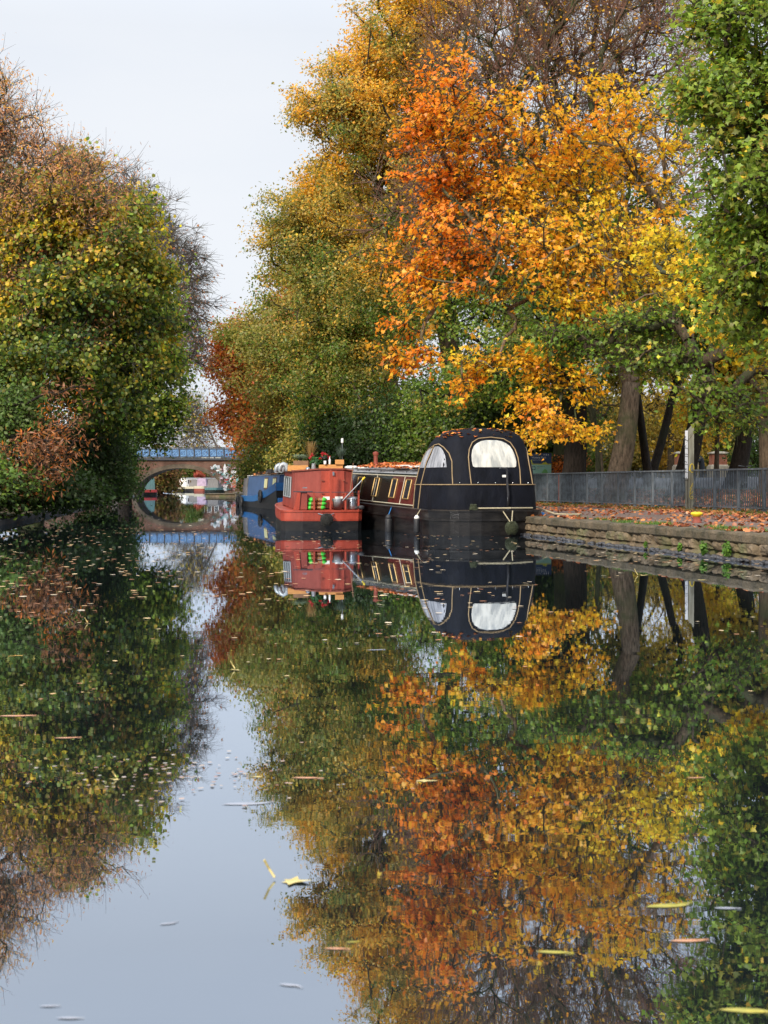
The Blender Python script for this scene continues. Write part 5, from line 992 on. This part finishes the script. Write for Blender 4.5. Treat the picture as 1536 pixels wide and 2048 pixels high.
# brick terrace far beyond the bridge
def house(x0, x1, D, h, wall, label, nw=3, roofm='roof_grey'):
    a, c = PX(x0, D), PX(x1, D); w_ = c-a; f = empty('terraced_house', ((a+c)/2, D, .3), label, 'house', 'houses beyond the bridge')
    mb = MB(); mb.box((0, 4, h/2), (w_, 8, h)); mb.build('wall', wall, f)
    mb = MB(); mb.poly([(-w_/2-.2, -.3, h), (-w_/2-.2, 4, h+2.0), (-w_/2-.2, 8.3, h)], (w_+.4, 0, 0)); rf = mb.build('roof', roofm, f)
    mb = MB(); mb.box((w_*.3, 4, h+2.1), (1.1, .9, 1.6)); mb.box((w_*.3, 4, h+2.95), (1.25, 1.05, .12))
    for q in (-.3, 0, .3): mb.lathe((w_*.3+q, 4, h+3.0), [(.11, 0), (.09, .4)], 8)
    mb.build('chimney', 'bridge_brick', rf)
    for r_ in range(max(1, int(h/2.7))):
        for i in range(nw):
            x = -w_/2+w_*(i+.5)/nw; z = 1.6+r_*2.6; mb = MB(); mb.box((x, -.03, z), (.9, .06, 1.3)); wn_ = mb.build('window', 'glass_dark', f)
            mb = MB(); mb.box((x, -.08, z+.68), (1.05, .06, .08)); mb.box((x, -.08, z-.68), (1.1, .1, .08)); mb.box((x-.48, -.08, z), (.07, .06, 1.28)); mb.box((x+.48, -.08, z), (.07, .06, 1.28)); mb.box((x, -.08, z), (.84, .03, .05)); mb.build('frame', 'white_plastic', wn_)
house(398, 440, 330, 6.6, 'bridge_brick', 'brick house with a pale roof showing above the right of the bridge parapet', 3, 'cream')
house(440, 500, 340, 6.0, 'bridge_brick', 'long brick house behind the red tree beyond the bridge', 4)
house(352, 397, 350, 5.2, 'arch_brick', 'brown brick house seen over the middle of the bridge', 3)
# ---------------------------------------------------------------- ground cover
ORG = [(.14,.035,.02), (.30,.08,.03), (.42,.13,.04), (.55,.22,.06), (.24,.11,.06)]
def litter(name, n, pts, size, G, label, shape='blob', tilt=.45, lo=.7, zs=1.):
    nr = np.array([[0,0,1.]])+rs.randn(n, 3)*tilt; sz = size*(lo+.6*rs.rand(n)); return tag(link(name, leaves_mesh(name, pts, nr, sz, gradient(G, rs.rand(n))*(.8+.4*rs.rand(n, 1)), shape, 'litter', zs)), label, 'leaves', kind='stuff')
def path_pts(n, o_fn, y0=18, y1=100, p=1.6, dz=.02):
    y = y0+(y1-y0)*rs.rand(n)**p; o = o_fn(n); x = xq(y)+o; return np.stack([x, y, _gz(x, y)+dz+.02*rs.rand(n)], 1)
n = 21000
def verge(n):
    o = np.where(rs.rand(n) < .72, 6.9+.75*rs.randn(n), 3.8+1.6*rs.randn(n)); return np.clip(o, .3, 9.5)
pts = path_pts(n, verge); keep = (pts[:, 0]-xq(pts[:, 1]) > 5.9) | (field(pts, 1.1) > .05)
pts = pts[keep]; litter('leaf_litter', len(pts), pts, .088, ORG, 'rust and orange leaf litter on the towpath, deepest along the railings')
n = 5000; pts = path_pts(n, lambda n: np.abs(rs.randn(n))*.8+.02, p=1.3); k_ = field(pts, 1.7) > .15; pts = pts[k_]; litter('edge_litter', len(pts), pts, .10, ORG, 'thin scatter of orange leaves along the quay edge')
n = 11000; y = 36+60*rs.rand(n); o = 8+7.2*rs.rand(n); x = xq(y)+o; pts = np.stack([x, y, _gz(x, y)+.08], 1); litter('park_litter', n, pts, .14, ORG, 'brown leaves strewn over the park grass behind the railings')
def grass(name, pts, h, label, col=(.10,.20,.03)):
    n = len(pts); a = rs.rand(n)*6.28; b_ = np.stack([np.cos(a), np.sin(a), np.zeros(n)], 1); t = nz(np.stack([rs.randn(n)*.45, rs.randn(n)*.45, np.ones(n)], 1))*(h*(.5+rs.rand(n)))[:, None]
    V = np.stack([pts-b_*.008, pts+b_*.008, pts+t], 1).reshape(-1, 3); cc = np.repeat(np.array(col)*(.5+rs.rand(n, 1)), 3, axis=0); me = npmesh(name, V, np.arange(n*3), np.arange(n)*3, None, ['leaf'], cc); return tag(link(name, me), label, 'grass', kind='stuff')
n = 60000; y = 17+60*rs.rand(n)**1.5; o = np.where(rs.rand(n) < .45, .30+.18*rs.randn(n), 6.9+.7*rs.randn(n)); x = xq(y)+o; p3 = np.stack([x, y, _gz(x, y)+.005], 1); k_ = (field(p3, 1.9) > .10)|((o > 6.2) & (rs.rand(n) < .35)); k_ &= o > -.02
grass('verge_grass', p3[k_], .07, 'green grass tufts along the coping and under the railings')
n = 40000; y = 38+50*rs.rand(n); o = 8+8*rs.rand(n); x = xq(y)+o; grass('park_grass', np.stack([x, y, _gz(x, y)+.02], 1), .12, 'rough park grass between the railings and the road', (.07,.13,.025))
for i, (px_, D_) in enumerate([(1478, 24.6), (1506, 23.7), (1440, 25.6), (1425, 27.2)]):   # weeds growing from the wall
    f = empty('wall_weed', (float(xq(D_))-.19, D_, .08), ['bushy', 'tallest', 'small', 'tiny'][i]+' green weed sprouting from the waterline stones of the quay wall', 'plant', 'weeds on the quay wall')
    n = [120, 150, 60, 40][i]; s = [.11, .13, .07, .05][i]; q = nz(rs.randn(n, 3))*s*rs.rand(n, 1)**.5*np.array([.6, 1, 1.2])+np.array([-.05, 0, s*.7])
    link('leaves', leaves_mesh('leaves', q, rs.randn(n, 3)+np.array([-.5,-.5,.6]), .035+.03*rs.rand(n), gradient([(.05,.14,.02), (.2,.36,.05)], rs.rand(n)), 'blob'), f)
    mb = MB()
    for k2 in range(5): e_ = q[rs.randint(n)]; mb.tube([(0, 0, -.05), tuple(e_*.5), tuple(e_)], .004, 5)
    mb.build('stems', 'bark_green', f)
# ---------------------------------------------------------------- leaves on the water
pmat('float_yellow', (.5,.38,.10), .55, var=.2, scale=20, col2=(.66,.55,.24)); pmat('float_gold', (.62,.36,.07), .55, var=.25, scale=20); pmat('float_rust', (.48,.20,.10), .55, var=.25, scale=20, col2=(.62,.36,.22)); pmat('float_pale', (.30,.32,.37), .55, var=.15, scale=20); pmat('float_green', (.32,.32,.05), .5, var=.3, scale=20, col2=(.5,.42,.08))
FL = [(568,1763,78,'float_yellow','large cream yellow maple leaf floating with its stem raised in the open sky reflection',1),(32,1311,30,'float_gold','golden leaf floating at the left edge above the dark reflections',0),(580,1971,52,'float_pale','pale pinkish leaf floating low in the sky reflection',0),(138,2037,52,'float_pale','pale leaf at the very bottom left of the water',0),(98,2013,40,'float_pale','pale leaf just above the bottom left one',0),(336,1848,40,'float_pale','small pale leaf alone in the blue reflection',0),(672,1898,48,'float_rust','rust red leaf at the left edge of the lower golden reflection',0),(705,1885,28,'float_green','small yellow green leaf beside the rust red one',0),(834,1562,60,'float_yellow','long curved yellow leaf lying on the orange reflection',0),(478,1340,34,'float_yellow','yellow leaf with upright stem in the middle of the canal',1),(180,1247,22,'float_yellow','thin yellow leaf with raised stem in the dark left water',1),(1375,1882,74,'float_rust','wide rust coloured leaf in the lower right reflection',0),(1492,2022,110,'float_green','big yellow green leaf at the lower right edge',0),(1335,1812,100,'float_green','long lime yellow leaf in the right hand reflection',0),(1452,1817,50,'float_pale','pale leaf right of the long lime yellow one',0),(612,1556,60,'float_rust','reddish leaf in a drift across the middle water',0),(238,1560,28,'float_yellow','yellow leaf with raised stem at the left of the drift',1),(490,1608,98,'float_pale','long pale leaf raft below the drift',0),(524,1554,34,'float_yellow','yellow leaf at the centre of the drift',0),(30,1432,70,'float_rust','pinkish leaf at the left edge of the water',0),(132,1476,50,'float_rust','rusty leaf to the lower right of the pinkish one',0),(750,1300,36,'float_pale','pale sliver of a leaf below the boat reflections',0),(1106,1905,70,'float_green','blurred yellow green leaf in the orange reflection',0),(1390,1556,34,'float_rust','small rust leaf in the dark green reflection',0),(1283,1151,26,'float_yellow','cream yellow leaf close to the quay wall reflection',1),(1410,1160,24,'float_yellow','yellow leaf under the reflection of the bollard',0)]
def fleaf(x, y, wpx, mat, label, stem):
    D = EYE*F/(y-HY); X = PX(x, D); w_ = wpx/F*D; T, fs = SH['maple'] if (stem or mat in ('float_gold', 'float_yellow')) else SH['irregular']; a = rs.rand()*6.28 if T is SH['maple'][0] else rs.randn()*.25; sc_ = w_/1.0
    f = empty('floating_leaf', (X, D, .0012), label, 'leaf', 'larger leaves floating on the canal'); mb = MB()
    V = []
    for v in T:
        r2 = v[0]**2+v[1]**2; u, w2 = v[0]*math.cos(a)-v[1]*math.sin(a), v[0]*math.sin(a)+v[1]*math.cos(a); V.append((u*sc_, w2*sc_*(.9 if stem else .5), .0006+r2*sc_*(.10 if stem else .003)*(1+.6*math.sin(3*math.atan2(v[1], v[0])+a))))
    mb.add(V, fs); o = mb.build('blade', mat, f); s_ = o.modifiers.new('t', 'SUBSURF'); s_.levels = s_.render_levels = 1; s_.subdivision_type = 'SIMPLE'
    mb = MB()
    if stem: mb.tube([(-.25*sc_, .02, .006), (-.4*sc_, .03, .25*sc_), (-.52*sc_, .02, .5*sc_)], .0016+.018*sc_, 6)
    else: mb.tube([(0, 0, .001), (.3*sc_*math.cos(a), .3*sc_*math.sin(a), .0012), (.6*sc_*math.cos(a), .6*sc_*math.sin(a), .001)], .0006+.006*sc_, 5)
    mb.build('stem', mat, f)
for q in FL: fleaf(*q)
# small floating debris: dense near the left bank and around the boats
n = 6500; yp = HY+26+np.abs(rs.randn(n))*120*np.where(rs.rand(n) < .88, .75, 3.0); D_ = EYE*F/(yp-HY); xp = rs.rand(n)*1700-80; X = (xp-CX)/F*D_
k_ = (X > xl(D_)+.2) & (X < xq(D_)-.1) & (D_ > 3.2) & (D_ < 130); k_ &= (field(np.stack([X*.8, D_*.25, D_*0], 1), 1.6)+rs.randn(n)*.6 > .15)
k_ &= yp < 1400
pts = np.stack([X, D_, .006+.006*rs.rand(n)], 1)[k_]
litter('floating_debris', len(pts), pts, .105-.06*np.clip((yp[k_]-1180)/150, 0, 1), [(.2,.08,.04), (.5,.25,.13), (.62,.45,.22), (.6,.52,.42)], 'scatter of small fallen leaves drifting on the canal surface', 'blob', .025, .4, .15)
# drifted leaf raft in the middle distance
n = 150; yp = 1553+rs.randn(n)*26; D_ = EYE*F/(yp-HY); xp = 410+rs.randn(n)*150; pts = np.stack([(xp-CX)/F*D_, D_, np.full(n, .006)], 1)
litter('leaf_raft', n, pts, .03, [(.32,.16,.12), (.42,.34,.28), (.45,.42,.38)], 'thin raft of small pale leaves drifting across the middle of the canal', 'blob', .02, .3, .15)
# ================================================================ sky, sun, camera
w = bpy.data.worlds.new('World'); bpy.context.scene.world = w; w.use_nodes = True; nt = w.node_tree; nt.nodes.clear(); N = nt.nodes.new; L = nt.links.new
SUN_EL, SUN_AZ = math.radians(27), math.radians(208)   # azimuth clockwise from +Y: behind the viewer and to the left
sk = N('ShaderNodeTexSky'); sk.sky_type = 'NISHITA'; sk.sun_disc = False; sk.sun_elevation = SUN_EL; sk.sun_rotation = SUN_AZ
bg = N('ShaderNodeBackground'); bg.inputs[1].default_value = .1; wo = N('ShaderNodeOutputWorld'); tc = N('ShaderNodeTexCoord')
mp = N('ShaderNodeMapping'); mp.inputs['Scale'].default_value = (1, 1, 3.5); L(tc.outputs['Generated'], mp.inputs[0])
n = N('ShaderNodeTexNoise'); n.inputs['Scale'].default_value = 1.6; n.inputs['Detail'].default_value = 6; n.inputs['Roughness'].default_value = .5; L(mp.outputs[0], n.inputs[0])
r = N('ShaderNodeValToRGB'); r.color_ramp.elements[0].position = .3; r.color_ramp.elements[1].position = .7
r.color_ramp.elements[0].color = (7.9,8.5,9.5,1); r.color_ramp.elements[1].color = (9.2,9.5,10.0,1); L(n.outputs[0], r.inputs[0])
mx = N('ShaderNodeMix'); mx.data_type = 'RGBA'; mx.inputs[0].default_value = .93; L(sk.outputs[0], mx.inputs[6]); L(r.outputs[0], mx.inputs[7])
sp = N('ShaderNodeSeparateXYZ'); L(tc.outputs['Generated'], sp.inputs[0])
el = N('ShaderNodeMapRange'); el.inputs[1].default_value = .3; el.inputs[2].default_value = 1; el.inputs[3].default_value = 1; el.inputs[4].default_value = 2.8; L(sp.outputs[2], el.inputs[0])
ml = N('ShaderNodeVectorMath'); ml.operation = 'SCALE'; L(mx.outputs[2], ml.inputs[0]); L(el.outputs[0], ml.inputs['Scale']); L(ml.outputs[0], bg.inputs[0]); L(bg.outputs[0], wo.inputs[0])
sl = bpy.data.lights.new('sun', 'SUN'); sl.energy = 4.9; sl.angle = math.radians(9); sl.color = (1, .90, .76)
so = bpy.data.objects.new('sun', sl); C.objects.link(so)
sd = Vector((math.sin(SUN_AZ)*math.cos(SUN_EL), math.cos(SUN_AZ)*math.cos(SUN_EL), math.sin(SUN_EL)))
so.rotation_euler = sd.to_track_quat('Z', 'Y').to_euler()
cam = bpy.data.cameras.new('camera'); co = bpy.data.objects.new('camera', cam); C.objects.link(co); bpy.context.scene.camera = co
co.location = (0, 0, EYE); co.rotation_euler = (math.pi/2, 0, 0)
cam.sensor_fit = 'HORIZONTAL'; cam.sensor_width = 24; cam.lens = 24*F/1536; cam.shift_x = 0; cam.shift_y = (HY-1024)/1536
cam.clip_start = .1; cam.clip_end = 3000
cam.dof.use_dof = True; cam.dof.focus_distance = 38; cam.dof.aperture_fstop = 5.6
sc = bpy.context.scene
sc.view_settings.view_transform = 'Standard'; sc.view_settings.look = 'None'; sc.view_settings.exposure = 0; sc.view_settings.gamma = 1
sc.cycles.use_denoising = True; sc.cycles.max_bounces = 7; sc.cycles.diffuse_bounces = 3; sc.cycles.glossy_bounces = 3; sc.cycles.transmission_bounces = 3; sc.cycles.transparent_max_bounces = 4
sc.cycles.use_adaptive_sampling = True; sc.cycles.adaptive_threshold = .012; sc.cycles.caustics_reflective = False; sc.cycles.caustics_refractive = False; sc.render.film_transparent = False
